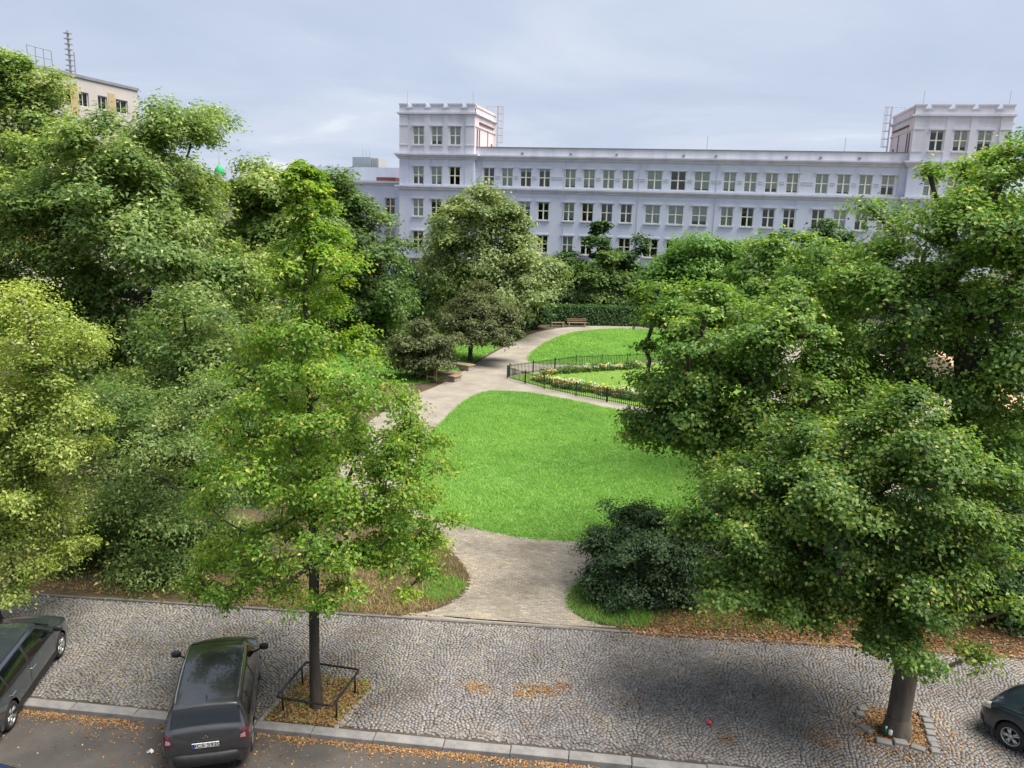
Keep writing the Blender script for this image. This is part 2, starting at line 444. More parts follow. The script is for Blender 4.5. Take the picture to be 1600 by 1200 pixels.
# ------------------------------------------------------------------ kerb stones along the road
rk = random.Random(5)
kerb = MB().add([(*st(-62, .02), -.13), (*st(62, .02), -.13), (*st(62, .26), -.13), (*st(-62, .26), -.13)], [(0, 1, 2, 3)]).build('kerb', M['joint'])
tag(kerb, None, None, None, 'structure')
s = -16.0
while s < 17:
    L = rk.uniform(1.2, 1.75)
    k = MB().box(.008, L - .008, 0, .29, -.14, rk.uniform(-.006, .01), .018).build('kerb_stone', M['kerb'], kerb)
    p = st(s, rk.uniform(-.012, .012))
    k.location = (p[0], p[1], 0); k.rotation_euler = (0, rk.uniform(-.004, .004), S_ANG + rk.uniform(-.006, .006))
    s += L
# low edging between the pavement and the park
edging = MB().add([(-30, far_edge(-30) - .06, -.01), (20, far_edge(20) - .06, -.01), (20, far_edge(20) + .03, -.01), (-30, far_edge(-30) + .03, -.01)], [(0, 1, 2, 3)]).build('park_edging', M['joint'])
tag(edging, None, None, None, 'structure')
x = -22.0
ea = math.atan2(23.12 - 18.64, 9.73 + 19.68)
em = MB().box(.004, .746, 0, .09, -.06, 0, .012).mesh('edging_stone', mat_noise('edging_granite', (.09, .085, .08), (.16, .15, .14), 2.5, .8))
while x < 12:
    flush = -7.6 < x < -1.3
    o = link('edging_stone', em, edging, (x, far_edge(x) - .07, .008 if flush else rk.uniform(.012, .026)), (rk.uniform(-.04, .04), 0, ea))
    x += .75 * math.cos(ea)

# ------------------------------------------------------------------ granite setts laid in segmental arcs
rng = np.random.default_rng(7)
PIT1 = [st(-.3, .3), st(1.5, .3), (-7.0, 16.8), (-7.3, 17.2), (-8.9, 17.0), (-9.05, 15.4)]
PIT2 = [(4.75, 17.95), (6.25, 18.1), (6.45, 19.5), (4.85, 19.35)]
CW, RH, SAG = 1.2, .104, .42
cc = []
sd = np.linspace(-13.5, 23, 9000)
def wave(v):
    return SAG * np.sqrt(np.cos(math.pi * v / CW) ** 2 + .06)
wv = wave(sd); slope = np.gradient(wv, sd); arc = np.concatenate([[0], np.cumsum(np.hypot(np.diff(sd), np.diff(wv)))])
for r in range(-6, 84):
    stp = rng.uniform(.080, .108, int(arc[-1] / .092))
    pos_ = np.cumsum(stp) + rng.uniform(0, .1); ok_ = pos_ < arc[-1]
    pos_, stp = pos_[ok_], stp[ok_]
    s_ = np.interp(pos_ - stp / 2, arc, sd)
    cc.append(np.stack([s_, r * RH + wave(s_), np.arctan(np.interp(s_, sd, slope)), stp], 1))
cc = np.concatenate(cc)
wx = S_O[0] + E1[0] * cc[:, 0] + E2[0] * cc[:, 1]; wy = S_O[1] + E1[1] * cc[:, 0] + E2[1] * cc[:, 1]
keep = (cc[:, 1] > .36) & (wy < far_edge(wx) - .13) & (wx > -23) & (wx < 14) & ~inside(PIT1, wx, wy) & ~inside(PIT2, wx, wy)
cc, wx, wy = cc[keep], wx[keep], wy[keep]
n = len(wx)
wx += rng.normal(0, .006, n); wy += rng.normal(0, .006, n)
ang = S_ANG + cc[:, 2] + rng.normal(0, .05, n)
hx = (cc[:, 3] / 2 - .0042) * rng.uniform(.9, 1.0, n); hy = (RH * np.cos(cc[:, 2]) / 2 - .0045) * rng.uniform(.9, 1.0, n)
hx = np.minimum(hx, .072)
zt = rng.normal(.002, .004, n)
# dips and swells of the old pavement
zt += .010 * np.sin(wx * 1.7 + np.sin(wy * 2.1)) * np.cos(wy * 1.3)
dist = np.hypot(np.hypot(wx, wy), 11.8)
order = np.argsort(dist)
vis = (np.abs(np.arctan2(wx, wy) + R(12.4)) < R(30))
near = [i for i in order if vis[i] and wy[i] > 15.2][:300]
sq = np.array([(-1, -1), (1, -1), (1, 1), (-1, 1)], float)
def sett_verts(i, hx_, hy_):
    jit = 1 + rng.normal(0, .07, (len(i), 4, 2))
    b = sq[None] * np.stack([hx_, hy_], 1)[:, None]
    tp = b * .87 * jit
    return b, tp
sel = np.ones(n, bool); sel[near] = False
idx = np.where(sel)[0]
b_, t_ = sett_verts(idx, hx[idx], hy[idx])
ca, sa = np.cos(ang[idx])[:, None], np.sin(ang[idx])[:, None]
def rot(a):
    return np.stack([a[..., 0] * ca - a[..., 1] * sa, a[..., 0] * sa + a[..., 1] * ca], -1)
tilt = rng.normal(0, .035, (len(idx), 2))
vb = np.concatenate([rot(b_) + np.stack([wx, wy], 1)[idx][:, None], np.repeat((zt[idx] - .016)[:, None, None], 4, 1)], 2)
ztop = zt[idx][:, None] + (t_ * tilt[:, None]).sum(-1)
vt = np.concatenate([rot(t_) + np.stack([wx, wy], 1)[idx][:, None], ztop[..., None]], 2)
V = np.concatenate([vb, vt], 1).reshape(-1, 3)
fq = np.array([(0, 1, 5, 4), (1, 2, 6, 5), (2, 3, 7, 6), (3, 0, 4, 7), (4, 5, 6, 7)])
FQ = (fq[None] + (np.arange(len(idx)) * 8)[:, None, None]).reshape(-1, 4)
tag(link('sett_field', np_mesh('sett_field', V, FQ, M['sett'], np.repeat(rng.uniform(0, 1, len(idx)), 8)), pave), kind='stuff')
protos = []
for k in range(6):
    a, b2 = .042 * rng.uniform(.9, 1.06), .041 * rng.uniform(.9, 1.04)
    bb = sq * (a, b2); tp = bb * .87 * (1 + rng.normal(0, .07, (4, 2)))
    vs = [(p[0], p[1], -.016) for p in bb] + [(p[0], p[1], rng.normal(0, .002)) for p in tp]
    protos.append(MB().add(vs, [tuple(q) for q in fq]).mesh('sett', M['sett']))
for i in near:
    link('sett', protos[int(rng.integers(6))], pave, (wx[i], wy[i], zt[i]), (0, 0, ang[i]))

# ------------------------------------------------------------------ concrete pavers of the entrance path
pv = []
pa = R(8.2)
p1 = np.array((math.cos(pa), math.sin(pa))); p2 = np.array((-math.sin(pa), math.cos(pa)))
for r in range(0, 86):
    for c in range(-34, 62):
        q = np.array((-5, 20.75)) + p1 * ((c + .5 * (r % 2)) * .204) + p2 * (r * .104)
        pv.append(q)
pv = np.array(pv)
ok = inside(PATH, pv[:, 0], pv[:, 1]) & ~inside(LAWN1, pv[:, 0], pv[:, 1]) & (pv[:, 1] > far_edge(pv[:, 0]) + .12)
pv = pv[ok]
pz = .012 + rng.normal(0, .0022, len(pv)) + .006 * np.sin(pv[:, 0] * 2.2) * np.sin(pv[:, 1] * 1.6)
order = np.argsort(np.hypot(pv[:, 0], pv[:, 1]))
pm = MB().box(-.099, .099, -.049, .049, -.008, .008, .005).mesh('paver', M['paver'])
for i in order[:300]:
    link('paver', pm, path, (pv[i, 0], pv[i, 1], pz[i]), (0, 0, pa + rng.normal(0, .008)))
base = np.array(MB().box(-.099, .099, -.049, .049, -.008, .008, .005).v)
bf = np.array([(0, 1, 5, 4), (2, 6, 7, 3), (0, 4, 6, 2), (1, 3, 7, 5), (4, 5, 9, 8), (6, 10, 11, 7), (4, 8, 10, 6), (5, 7, 11, 9), (8, 9, 11, 10)])
rest = order[300:]
an = pa + rng.normal(0, .008, len(rest))
bx = base[None, :, 0] * np.cos(an)[:, None] - base[None, :, 1] * np.sin(an)[:, None] + pv[rest, 0][:, None]
by = base[None, :, 0] * np.sin(an)[:, None] + base[None, :, 1] * np.cos(an)[:, None] + pv[rest, 1][:, None]
bz = base[None, :, 2] + pz[rest][:, None]
V = np.stack([bx, by, bz], -1).reshape(-1, 3)
FQ = (bf[None] + (np.arange(len(rest)) * 12)[:, None, None]).reshape(-1, 4)
tag(link('paver_field', np_mesh('paver_field', V, FQ, M['paver'], np.repeat(rng.uniform(0, 1, len(rest)), 12)), path), kind='stuff')

# ------------------------------------------------------------------ grass
def patchy(x, y, k=1.0):
    return .5 + .5 * np.sin(x * .9 * k + 1.7 * np.sin(y * .55 * k)) * np.sin(y * .8 * k + 1.3 * np.sin(x * .6 * k + 2))

def grass(name, label, poly, n, h, w, mat, seed, z0=.016, lean=.5, cat='grass'):
    g = np.random.default_rng(seed)
    x, y = scatter(poly, n, g)
    x = x + g.normal(0, .07, n); y = y + g.normal(0, .07, n)
    # tufts: pull blades towards random centres
    a = g.uniform(0, 2 * math.pi, n)
    tall = patchy(x, y, 3.1) * .5 + patchy(y + 7, x, 1.2) * .5
    hh = h * g.uniform(.5, 1.3, n) * (.6 + .8 * tall)
    ww = w * g.uniform(.6, 1.3, n)
    ln = g.normal(0, lean, (n, 2)) * hh[:, None]
    dx, dy = np.cos(a) * ww / 2, np.sin(a) * ww / 2
    z = np.full(n, z0)
    v = np.stack([np.stack([x - dx, y - dy, z], 1), np.stack([x + dx, y + dy, z], 1), np.stack([x + ln[:, 0], y + ln[:, 1], z + hh], 1)], 1).reshape(-1, 3)
    f_ = np.arange(n * 3).reshape(-1, 3)
    att = np.clip(g.uniform(0, 1, n) * .5 + .3 * patchy(x, y, .45) + .2 * patchy(y + 3, x, 2.3), 0, 1)
    o = link(name, np_mesh(name, v, f_, mat, np.repeat(att, 3)))
    return tag(o, label, cat, None, 'stuff')

grass('grass', 'large bright green lawn between the entrance path and the fenced flower bed', LAWN1, 190000, .10, .036, M['grass'], 1, lean=1.0)
grass('grass', 'green lawn beyond the fenced bed in front of the far benches', LAWN2, 70000, .12, .06, M['grass'], 2, lean=1.0)
grass('grass', 'rough green grass around the olive grey tree beside the path', LAWN3, 55000, .14, .06, M['grass'], 3)
grass('grass', 'short yellow green grass inside the low iron fence', BED, 45000, .05, .05, M['bed_grass'], 4, lean=1.0)
VERGE_L = [(-14, far_edge(-14) + .05), (-7.3, far_edge(-7.3) + .08), (-6.55, 21.6), (-6.25, 22.5), (-6.55, 23.9), (-8.2, 26), (-10.5, 26.6), (-13, 23.2)]
VERGE_R = [(-3.2, 23.2), (-2.9, 22.25), (-2.1, 21.65), (-.6, 21.75), (-.3, 22.7), (-1.6, 24.2), (-2.7, 24.6)]
grass('dry_grass', 'tall straw coloured dry grass on the verge beside the front tree', VERGE_L, 16000, .13, .022, M['dry_grass'], 5)
grass('grass', 'green tufts among the dry grass of the verge by the front tree', chaikin([(-7.4, 21.6), (-6.4, 21.9), (-6.3, 23.2), (-7.6, 23.3)]), 2600, .13, .022, M['grass'], 6)
grass('grass', 'tall green grass at the foot of the dark clipped evergreen shrub', VERGE_R, 4200, .13, .022, M['grass'], 7)
grass('grass', 'thin shaded grass on the leaf strewn soil under the right hand trees', [(-1, 22), (3.2, 22.4), (4.5, 24), (1, 26.5)], 2500, .09, .022, M['grass'], 8)
grass('grass', 'dim grass under the bushes at the left end of the pavement', [(-23, 18.6), (-15, 19.6), (-13, 23), (-23, 23)], 6500, .12, .022, M['dry_grass'], 9)
grass('grass', 'sparse weeds in the front tree pit', PIT1, 500, .10, .03, M['grass'], 10, z0=0)

# ------------------------------------------------------------------ fallen leaves
def litter(name, label, x, y, z, size, mat, seed, cat='leaves'):
    g = np.random.default_rng(seed)
    n = len(x); a = g.uniform(0, 2 * math.pi, n); s = size * g.uniform(.6, 1.35, n)
    d = np.stack([np.cos(a), np.sin(a), g.normal(.08, .22, n)], 1) * s[:, None]
    w = np.stack([-np.sin(a), np.cos(a), g.normal(0, .3, n)], 1) * (s * g.uniform(.28, .42, n))[:, None]
    p = np.stack([x, y, z + .3 * s * g.uniform(.2, .6, n)], 1)
    up = np.array((0, 0, 1.0)) * (s * g.uniform(-.1, .2, n))[:, None]
    v = np.stack([p - d * .5, p - w + up, p + d * .5, p + w + up], 1).reshape(-1, 3)
    q = np.array([(0, 1, 2), (0, 2, 3)])
    f_ = (q[None] + (np.arange(n) * 4)[:, None, None]).reshape(-1, 3)
    o = link(name, np_mesh(name, v, f_, mat, np.repeat(g.uniform(0, 1, n), 4)))
    return tag(o, label, cat, None, 'stuff')
g = np.random.default_rng(31)
def gutter(n, s0, s1, spread):
    s_ = g.uniform(s0, s1, n); t_ = -np.abs(g.normal(0, spread, n)) - .02
    k = patchy(s_ * 2, t_ * 3, 1.0) * .6 + patchy(s_ * 7 + 2, t_ * 9, 1.0) * .4 + g.uniform(-.25, .25, n) > .42
    s_, t_ = s_[k], t_[k]
    return S_O[0] + E1[0] * s_ + E2[0] * t_, S_O[1] + E1[1] * s_ + E2[1] * t_
ax, ay = gutter(8500, -9, 14, .13); bx_, by_ = gutter(2600, -9, 12, .7)
litter('fallen_leaves', 'band of orange fallen leaves on the asphalt along the kerb', np.r_[ax, bx_], np.r_[ay, by_], -.118, .05, M['litter'], 1)
ax, ay = scatter(PIT1, 3400, g); bx_ = g.normal(-8.1, .6, 1300); by_ = np.maximum(g.normal(16.0, .6, 1300), S_O[1] + .38 + (bx_ - S_O[0]) * .113)
litter('fallen_leaves', 'orange fallen leaves heaped in the railed pit of the front tree', np.r_[ax, bx_], np.r_[ay, by_], .004, .055, M['litter'], 2)
ax, ay = scatter(PIT2, 1900, g); bx_ = g.normal(5.5, .85, 1500); by_ = g.normal(18.5, .6, 1500)
litter('fallen_leaves', 'orange fallen leaves around the trunk ringed with loose stones', np.r_[ax, bx_], np.r_[ay, by_], .004, .055, M['litter'], 3)
cx = np.concatenate([g.normal(a, sx, k) for a, sx, k in ((-4.5, .22, 320), (-3.0, .3, 330), (-2.45, .12, 90), (-3.35, .15, 120), (-.8, .3, 60), (3.75, .2, 160), (1.6, .15, 50))])
cy = np.concatenate([g.normal(a, sx, k) for a, sx, k in ((17.6, .13, 320), (17.95, .13, 330), (18.3, .09, 90), (17.6, .06, 120), (18.1, .15, 60), (17.75, .2, 160), (17.2, .12, 50))])
litter('fallen_leaves', 'small drifts of yellow brown leaves in the middle of the cobbles', cx, cy, .006, .05, M['litter'], 4)
ax, ay = scatter([st(-8, .4), st(17, .4), (8, 22), (-13, 19)], 2200, g)
litter('fallen_leaves', 'single fallen leaves strewn over the cobbles', ax, ay, .008, .045, M['litter'], 5)
ax, ay = scatter([st(-11, .4), st(1.5, .4), (-5.5, 20.3), (-19, 18.2)], 11000, g)
k = patchy(ax, ay, .8) + g.uniform(-.5, .5, len(ax)) > .25
litter('fallen_petals', 'pale fallen blossom speckling the cobbles around the black parked car', ax[k], ay[k], .008, .032, M['litter_pale'], 6, 'blossom')
BAND_R = [(-1.3, far_edge(-1.3) + .02), (13, far_edge(13) + .02), (13, 26.5), (4, 25.5), (-.6, 24)]
ax, ay = scatter(BAND_R, 15000, g)
litter('fallen_leaves', 'brown leaf litter covering the soil under the right hand trees', ax, ay, .008, .07, M['litter_brown'], 7)
ax = g.uniform(-1, 13, 2600); ay = far_edge(ax) + g.normal(0, .14, 2600)
litter('fallen_leaves', 'leaves gathered along the park edging under the right hand trees', ax, ay, .02, .06, M['litter'], 8)
ax, ay = scatter([(-24, 18.3), (-6.8, far_edge(-6.8) + .1), (-7, 22), (-14, 22.5), (-24, 22)], 8000, g)
litter('fallen_leaves', 'dull brown leaf litter under the bushes behind the parked cars', ax, ay, .008, .06, M['litter_brown'], 9)

# ================================================================== the school building
school = empty('school_building', (-2.683, 108, 0))
tag(school, 'long pale blue grey school building with two crenellated corner towers', 'building')
WW, WH = 1.5, 2.4

def wall_mesh(x0, x1, z0, z1, y, ops, depth=.32):
    """front wall facing -y with real openings; ops = (xa, xb, za, zb)"""
    m = MB()
    xs = sorted({x0, x1, *[o[0] for o in ops], *[o[1] for o in ops]})
    zs = sorted({z0, z1, *[o[2] for o in ops], *[o[3] for o in ops]})
    xs = [v for v in xs if x0 <= v <= x1]; zs = [v for v in zs if z0 <= v <= z1]
    for i in range(len(xs) - 1):
        cx = (xs[i] + xs[i + 1]) / 2
        for j in range(len(zs) - 1):
            cz = (zs[j] + zs[j + 1]) / 2
            if any(o[0] < cx < o[1] and o[2] < cz < o[3] for o in ops): continue
            m.add([(xs[i], y, zs[j]), (xs[i + 1], y, zs[j]), (xs[i + 1], y, zs[j + 1]), (xs[i], y, zs[j + 1])], [(0, 1, 2, 3)])
    for a, b, c, d in ops:
        m.add([(a, y, c), (b, y, c), (b, y, d), (a, y, d), (a, y + depth, c), (b, y + depth, c), (b, y + depth, d), (a, y + depth, d)],
              [(0, 4, 5, 1), (1, 5, 6, 2), (2, 6, 7, 3), (3, 7, 4, 0)])
    return m

def win_meshes(w, h):
    fr = MB()
    t_ = .075
    for (a, b, c, d) in ((-w / 2, -w / 2 + t_, 0, h), (w / 2 - t_, w / 2, 0, h), (-w / 2 + t_, w / 2 - t_, 0, t_), (-w / 2 + t_, w / 2 - t_, h - t_, h)):
        fr.box(a, b, -.05, .05, c, d)
    fr.box(-.085, .085, -.065, .045, t_, h - t_)
    fr.box(-w / 2 + t_, -.085, -.06, .04, h * .48, h * .48 + .12); fr.box(.085, w / 2 - t_, -.06, .04, h * .48, h * .48 + .12)
    pw = w / 2 - t_ - .085
    pane_lo = MB().box(-pw / 2, pw / 2, -.006, .006, 0, h * .48 - t_)
    pane_hi = MB().box(-pw / 2, pw / 2, -.006, .006, 0, h - t_ - h * .48 - .12)
    sill = MB().box(-w / 2 - .14, w / 2 + .14, -.22, .1, -.16, 0)
    head = MB().box(-w / 2 - .2, w / 2 + .2, -.18, -.0, 0, .16)
    head.box(-w / 2 - .12, w / 2 + .12, -.08, -.0, -.1, 0)
    bl = MB().box(-w / 2 + .02, w / 2 - .02, 0, .01, 0, h)
    return dict(w=w, h=h, pw=pw, frame=fr.mesh('window', M['cream']), lo=pane_lo.mesh('pane', M['glass_pane']), hi=pane_hi.mesh('pane', M['glass_pane']),
                sill=sill.mesh('sill', M['wall_grey']), head=head.mesh('lintel', M['wall_grey']), blind=bl.mesh('blind', M['blind']))
WM = win_meshes(WW, WH); WM3 = win_meshes(1.9, WH)
rw = random.Random(3)
def window(parent, x, z, y, wm, blind, sill=True, head=True):
    w = link('window', wm['frame'], parent, (x, y + .2, z))
    px = wm['pw'] / 2 + .085
    for sx in (-1, 1):
        link('pane', wm['lo'], w, (sx * px, 0, .075)); link('pane', wm['hi'], w, (sx * px, 0, wm['h'] * .48 + .12))
    if sill: link('sill', wm['sill'], w, (0, -.2, 0))
    if head: link('lintel', wm['head'], w, (0, -.2, wm['h']))
    if blind == 1: blind = rw.choice((1, 1, 1, .97, .9, .8, .62))
    if blind > 0:
        b = link('blind', wm['blind'], w, (0, .09, wm['h'] * (1 - blind)))
        b.scale = (1, 1, blind)
    return w

s3, gg, ss_ = 2.98, 3.43, 2.54
e0 = s3 + gg
grp = [e0 + i * ss_ for i in range(4)] + [e0 + 3 * ss_ + gg + i * ss_ for i in range(4)]
cols = [-v for v in grp[::-1]] + [-s3, 0, s3] + grp
HALF = 32.25 - 5.315
rows = [(15.12, 'top'), (10.82, 'mid'), (6.45, 'low')]
top_blind = [0, 1, .2, .15, 1, 1, 1, .95, 1, 0, .9, 1, 1, 1, 1, 1, 1, 1, 1]
mid_blind = [1, 1, .3, .1, 1, 0, 0, 0, 1, 1, 1, 1, 0, .1, .1, 0, 1, 1, 1]
low_blind = [1, 0, 1, 0, 1, 0, 0, 0, 0, 0, 0, 0, 0, 0, 1, 0, 0, 1, 0]
ops = []
for z, nm in rows:
    for i, cx_ in enumerate(cols):
        wm = WM3 if abs(cx_) < 4 else WM
        ops.append((cx_ - wm['w'] / 2, cx_ + wm['w'] / 2, z, z + WH))
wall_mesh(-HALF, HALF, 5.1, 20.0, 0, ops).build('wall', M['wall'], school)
for (z, nm), bl in zip(rows, (top_blind, mid_blind, low_blind)):
    for i, cx_ in enumerate(cols):
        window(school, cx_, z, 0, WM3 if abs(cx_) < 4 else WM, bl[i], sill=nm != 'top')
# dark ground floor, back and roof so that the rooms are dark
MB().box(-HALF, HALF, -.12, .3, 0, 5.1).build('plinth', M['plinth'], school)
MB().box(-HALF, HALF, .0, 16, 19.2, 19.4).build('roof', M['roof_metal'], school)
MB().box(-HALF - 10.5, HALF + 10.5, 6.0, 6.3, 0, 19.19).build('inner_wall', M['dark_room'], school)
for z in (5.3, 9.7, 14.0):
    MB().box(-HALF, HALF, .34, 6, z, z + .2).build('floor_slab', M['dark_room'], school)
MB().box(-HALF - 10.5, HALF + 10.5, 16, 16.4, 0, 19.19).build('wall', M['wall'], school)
def cornice(x0, x1, y, z, prof, mat, name='cornice'):
    """prof: (out, z0, z1) steps"""
    m = MB()
    for out, a, b in prof:
        m.box(x0, x1, y - out, y + .02, z + a, z + b)
    return m.build(name, mat, school)
HX = HALF - .82
cornice(-HALF + .02, HALF - .02, 0, 19.1, [(.55, -.16, 0), (.42, -.34, -.16), (.2, -.62, -.34)], M['wall_grey'])
MB().box(-HALF + .01, HALF - .01, -.1, .3, 19.1, 20.1).build('parapet', M['wall_grey'], school)
MB().box(-HALF + .01, HALF - .01, -.2, .36, 20.1, 20.2).build('coping', M['roof_metal'], school)
cornice(-HALF + .02, HALF - .02, 0, 14.93, [(.45, -.2, 0), (.34, -.36, -.2), (.16, -.6, -.36)], M['wall_grey'])
for (a, b) in zip(cols[:-1], cols[1:]):
    wa = 1.9 if abs(a) < 4 else WW; wb = 1.9 if abs(b) < 4 else WW
    x0, x1 = a + wa / 2 + .24, b - wb / 2 - .24
    m = MB().box(x0, x1, -.07, .0, 16.42, 16.5); m.box(x0, x1, -.07, .0, 16.16, 16.24)
    m.build('string_course', M['wall_grey'], school)
for x_ in (-20.5, -14, -8, 0.5, 4.5, 13, 17, 21.5):
    MB().box(x_ - .12, x_ + .12, -.4, -.1, 19.3, 19.5).build('roof_vent', M['roof_metal'], school)

for x_ in (-26.2, -14.65, -4.9, 4.9, 14.65, 26.2):
    MB().tube([(x_, -.09, 5.2), (x_, -.09, 18.4)], .05, 6).build('downpipe', M['wall_grey'], school)

# ------------------------------------------------------------------ corner towers (parts of the school)
def tower(cx_, sgn):
    h = 5.315; y0 = -.8; y1 = 10.5
    tcols = [cx_ - 2.59, cx_, cx_ + 2.59]
    o_ = []
    for z in (20.33, 15.12, 10.82, 6.45):
        o_ += [(c - WW / 2, c + WW / 2, z, z + WH) for c in tcols]
    wall_mesh(cx_ - h, cx_ + h, 5.1, 19.0, y0, [o for o in o_ if o[2] < 19]).build('wall', M['wall'], school)
    wall_mesh(cx_ - h, cx_ + h, 19.0, 25.1, y0, [o for o in o_ if o[2] > 19]).build('wall', M['wall_grey'], school)
    MB().box(cx_ - h, cx_ + h, y0 - .12, y0 + .3, 0, 5.1).build('plinth', M['plinth'], school)
    inner = cx_ - sgn * h
    outer = cx_ + sgn * h
    for X, mat, n_ in ((inner, M['wall_pink'], 'wall'), (outer, M['wall_grey'], 'wall')):
        a, b = (X - .3, X) if X > cx_ else (X, X + .3)
        MB().box(a, b, y0 + .004, y1, 19.0, 25.1).build(n_, mat, school)
        MB().box(a, b, y0 + .004, y1, 0, 19.0).build(n_, M['wall'], school)
    MB().box(cx_ - h + .31, cx_ + h - .31, y1 - .3, y1, 19.3, 25.1).build('wall', M['wall_grey'], school)
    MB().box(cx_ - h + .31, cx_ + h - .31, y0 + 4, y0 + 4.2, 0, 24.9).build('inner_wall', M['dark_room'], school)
    MB().box(cx_ - h + .3, cx_ + h - .3, y0 + .3, y1 - .3, 24.9, 25.1).build('roof', M['roof_metal'], school)
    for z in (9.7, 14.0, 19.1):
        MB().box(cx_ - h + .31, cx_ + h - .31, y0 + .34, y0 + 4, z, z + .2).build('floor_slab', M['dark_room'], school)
    bl = {20.33: (1, 1, 1) if sgn < 0 else (.12, 1, 1), 15.12: (1, 1, 0) if sgn < 0 else (1, 1, 1), 10.82: (1, .2, 1), 6.45: (0, 1, 0)}
    for z, bb in bl.items():
        for c, b_2 in zip(tcols, bb):
            window(school, c, z, y0, WM, b_2, sill=z != 15.12)
    # ring mouldings on all visible sides
    def ring(z0, z1, out, mat, name):
        m = MB()
        m.box(cx_ - h - out, cx_ + h + out, y0 - out, y0 - .001, z0, z1)
        m.box(cx_ - h - out, cx_ - h - .001, y0 - .001, y1 + out, z0, z1)
        m.box(cx_ + h + .001, cx_ + h + out, y0 - .001, y1 + out, z0, z1)
        return m.build(name, mat, school)
    ring(24.28, 24.5, .28, M['wall_grey'], 'cornice')
    ring(24.18, 24.28, .14, M['wall_grey'], 'cornice')
    ring(18.95, 19.15, .62, M['wall_grey'], 'cornice'); ring(18.72, 18.95, .42, M['wall_grey'], 'cornice'); ring(18.45, 18.72, .2, M['wall_grey'], 'cornice')
    ring(14.73, 14.93, .5, M['wall_grey'], 'cornice'); ring(14.4, 14.73, .3, M['wall_grey'], 'cornice')
    # pilasters
    for d in (-4.65, -1.3, 1.3, 4.65):
        w_ = .62 if abs(d) > 2 else .42
        MB().box(cx_ + d - w_, cx_ + d + w_, y0 - .09, y0 - .001, 19.16, 24.17).build('pilaster', M['wall_grey'], school)
        MB().box(cx_ + d - w_, cx_ + d + w_, y0 - .09, y0 - .001, 14.94, 18.44).build('pilaster', M['wall'], school)
        if abs(d) > 2:
            for z in (20.2, 22.75):
                MB().box(cx_ + d - w_ - .03, cx_ + d + w_ + .03, y0 - .16, y0 - .09, z, z + .16).build('pilaster_band', M['wall_grey'], school)
    # parapet and merlons
    m = MB()
    m.box(cx_ - h, cx_ + h, y0 - .005, y0 + .35, 24.5, 25.22)
    m.build('parapet', M['wall_grey'], school)
    for X in (inner, outer):
        a, b = (X - .35, X + .004) if X > cx_ else (X - .004, X + .35)
        MB().box(a, b, y0 + .36, y1, 24.5, 25.22).build('parapet', M['wall_pink'] if X == inner else M['wall_grey'], school)
        a, b = (X - .37, X + .1) if X > cx_ else (X - .1, X + .37)
        MB().box(a, b, y0 + .37, y1 + .05, 25.22, 25.5).build('coping', M['wall_pink'] if X == inner else M['wall_grey'], school)
    xs = [(-h - .05, -h + 1.25), (-h + 1.75, -h + 3.85), (-h + 4.3, -h + 6.35), (-h + 6.8, -h + 8.9), (h - 1.25, h + .05)]
    for a, b in xs:
        mm = MB().add([(cx_ + a + .15, y0 - .01, 25.22), (cx_ + b - .15, y0 - .01, 25.22), (cx_ + b, y0 - .14, 25.48), (cx_ + a, y0 - .14, 25.48), (cx_ + a, y0 - .14, 25.62), (cx_ + b, y0 - .14, 25.62),
                       (cx_ + a + .15, y0 + .36, 25.22), (cx_ + b - .15, y0 + .36, 25.22), (cx_ + b, y0 + .4, 25.48), (cx_ + a, y0 + .4, 25.48), (cx_ + a, y0 + .4, 25.62), (cx_ + b, y0 + .4, 25.62)],
                      [(0, 1, 2, 3), (3, 2, 5, 4), (4, 5, 11, 10), (9, 10, 11, 8), (6, 9, 8, 7), (1, 7, 8, 2), (2, 8, 11, 5), (0, 3, 9, 6), (3, 4, 10, 9), (0, 6, 7, 1)])
        mm.build('merlon', M['wall_grey'], school)
    for i in range(4):
        gx = (xs[i][1] + xs[i + 1][0]) / 2
        MB().box(cx_ + gx - .5, cx_ + gx + .5, y0 - .1, y0 - .006, 25.02, 25.12).build('spout_ledge', M['wall_grey'], school)
    # side details: band, pipes, tall openings
    s_ = -sgn
    def side(a, b, c, d, out, mat, nm):
        X0 = inner
        x0_, x1_ = (X0 + .002, X0 + out) if s_ > 0 else (X0 - out, X0 - .002)
        MB().box(x0_, x1_, a, b, c, d).build(nm, mat, school)
    side(y0 + .2, y1, 22.72, 22.9, .12, M['wall_pink'], 'string_course')
    side(y0 + 2.0, y1 - 1.4, 23.3, 23.45, .2, M['plinth'], 'string_course')
    side(y0 + .9, y0 + 1.5, 20.2, 22.5, .02, M['plinth'], 'side_window'); side(y0 + 2.0, y0 + 2.6, 20.2, 22.5, .02, M['plinth'], 'side_window')
    side(y0 + 6.6, y0 + 6.75, 20.2, 22.7, .1, M['roof_metal'], 'downpipe')
    side(y1 - 2.6, y1 - 1.9, 20.2, 21.2, .05, M['plinth'], 'hatch')
    # caged ladder at the back corner of the inner side
    X = inner + s_ * .45
    lad = MB()
    for dy in (-.28, .28):
        lad.tube([(X, y1 - .6 + dy, 20), (X, y1 - .6 + dy, 26.6)], .04, 6)
    for k in range(16):
        lad.tube([(X, y1 - .88, 20.4 + k * .38), (X, y1 - .32, 20.4 + k * .38)], .02, 5)
    for k in range(6):
        z = 21.6 + k * 1.0
        lad.tube([(X, y1 - .95, z), (X + s_ * .55, y1 - 1.0, z), (X + s_ * .8, y1 - .6, z), (X + s_ * .55, y1 - .2, z), (X, y1 - .25, z)], .03, 5)
    for dx, dy in ((.55, -1.0), (.8, -.6), (.55, -.2)):
        lad.tube([(X + s_ * dx, y1 + dy, 21.6), (X + s_ * dx, y1 + dy, 26.6)], .025, 5)
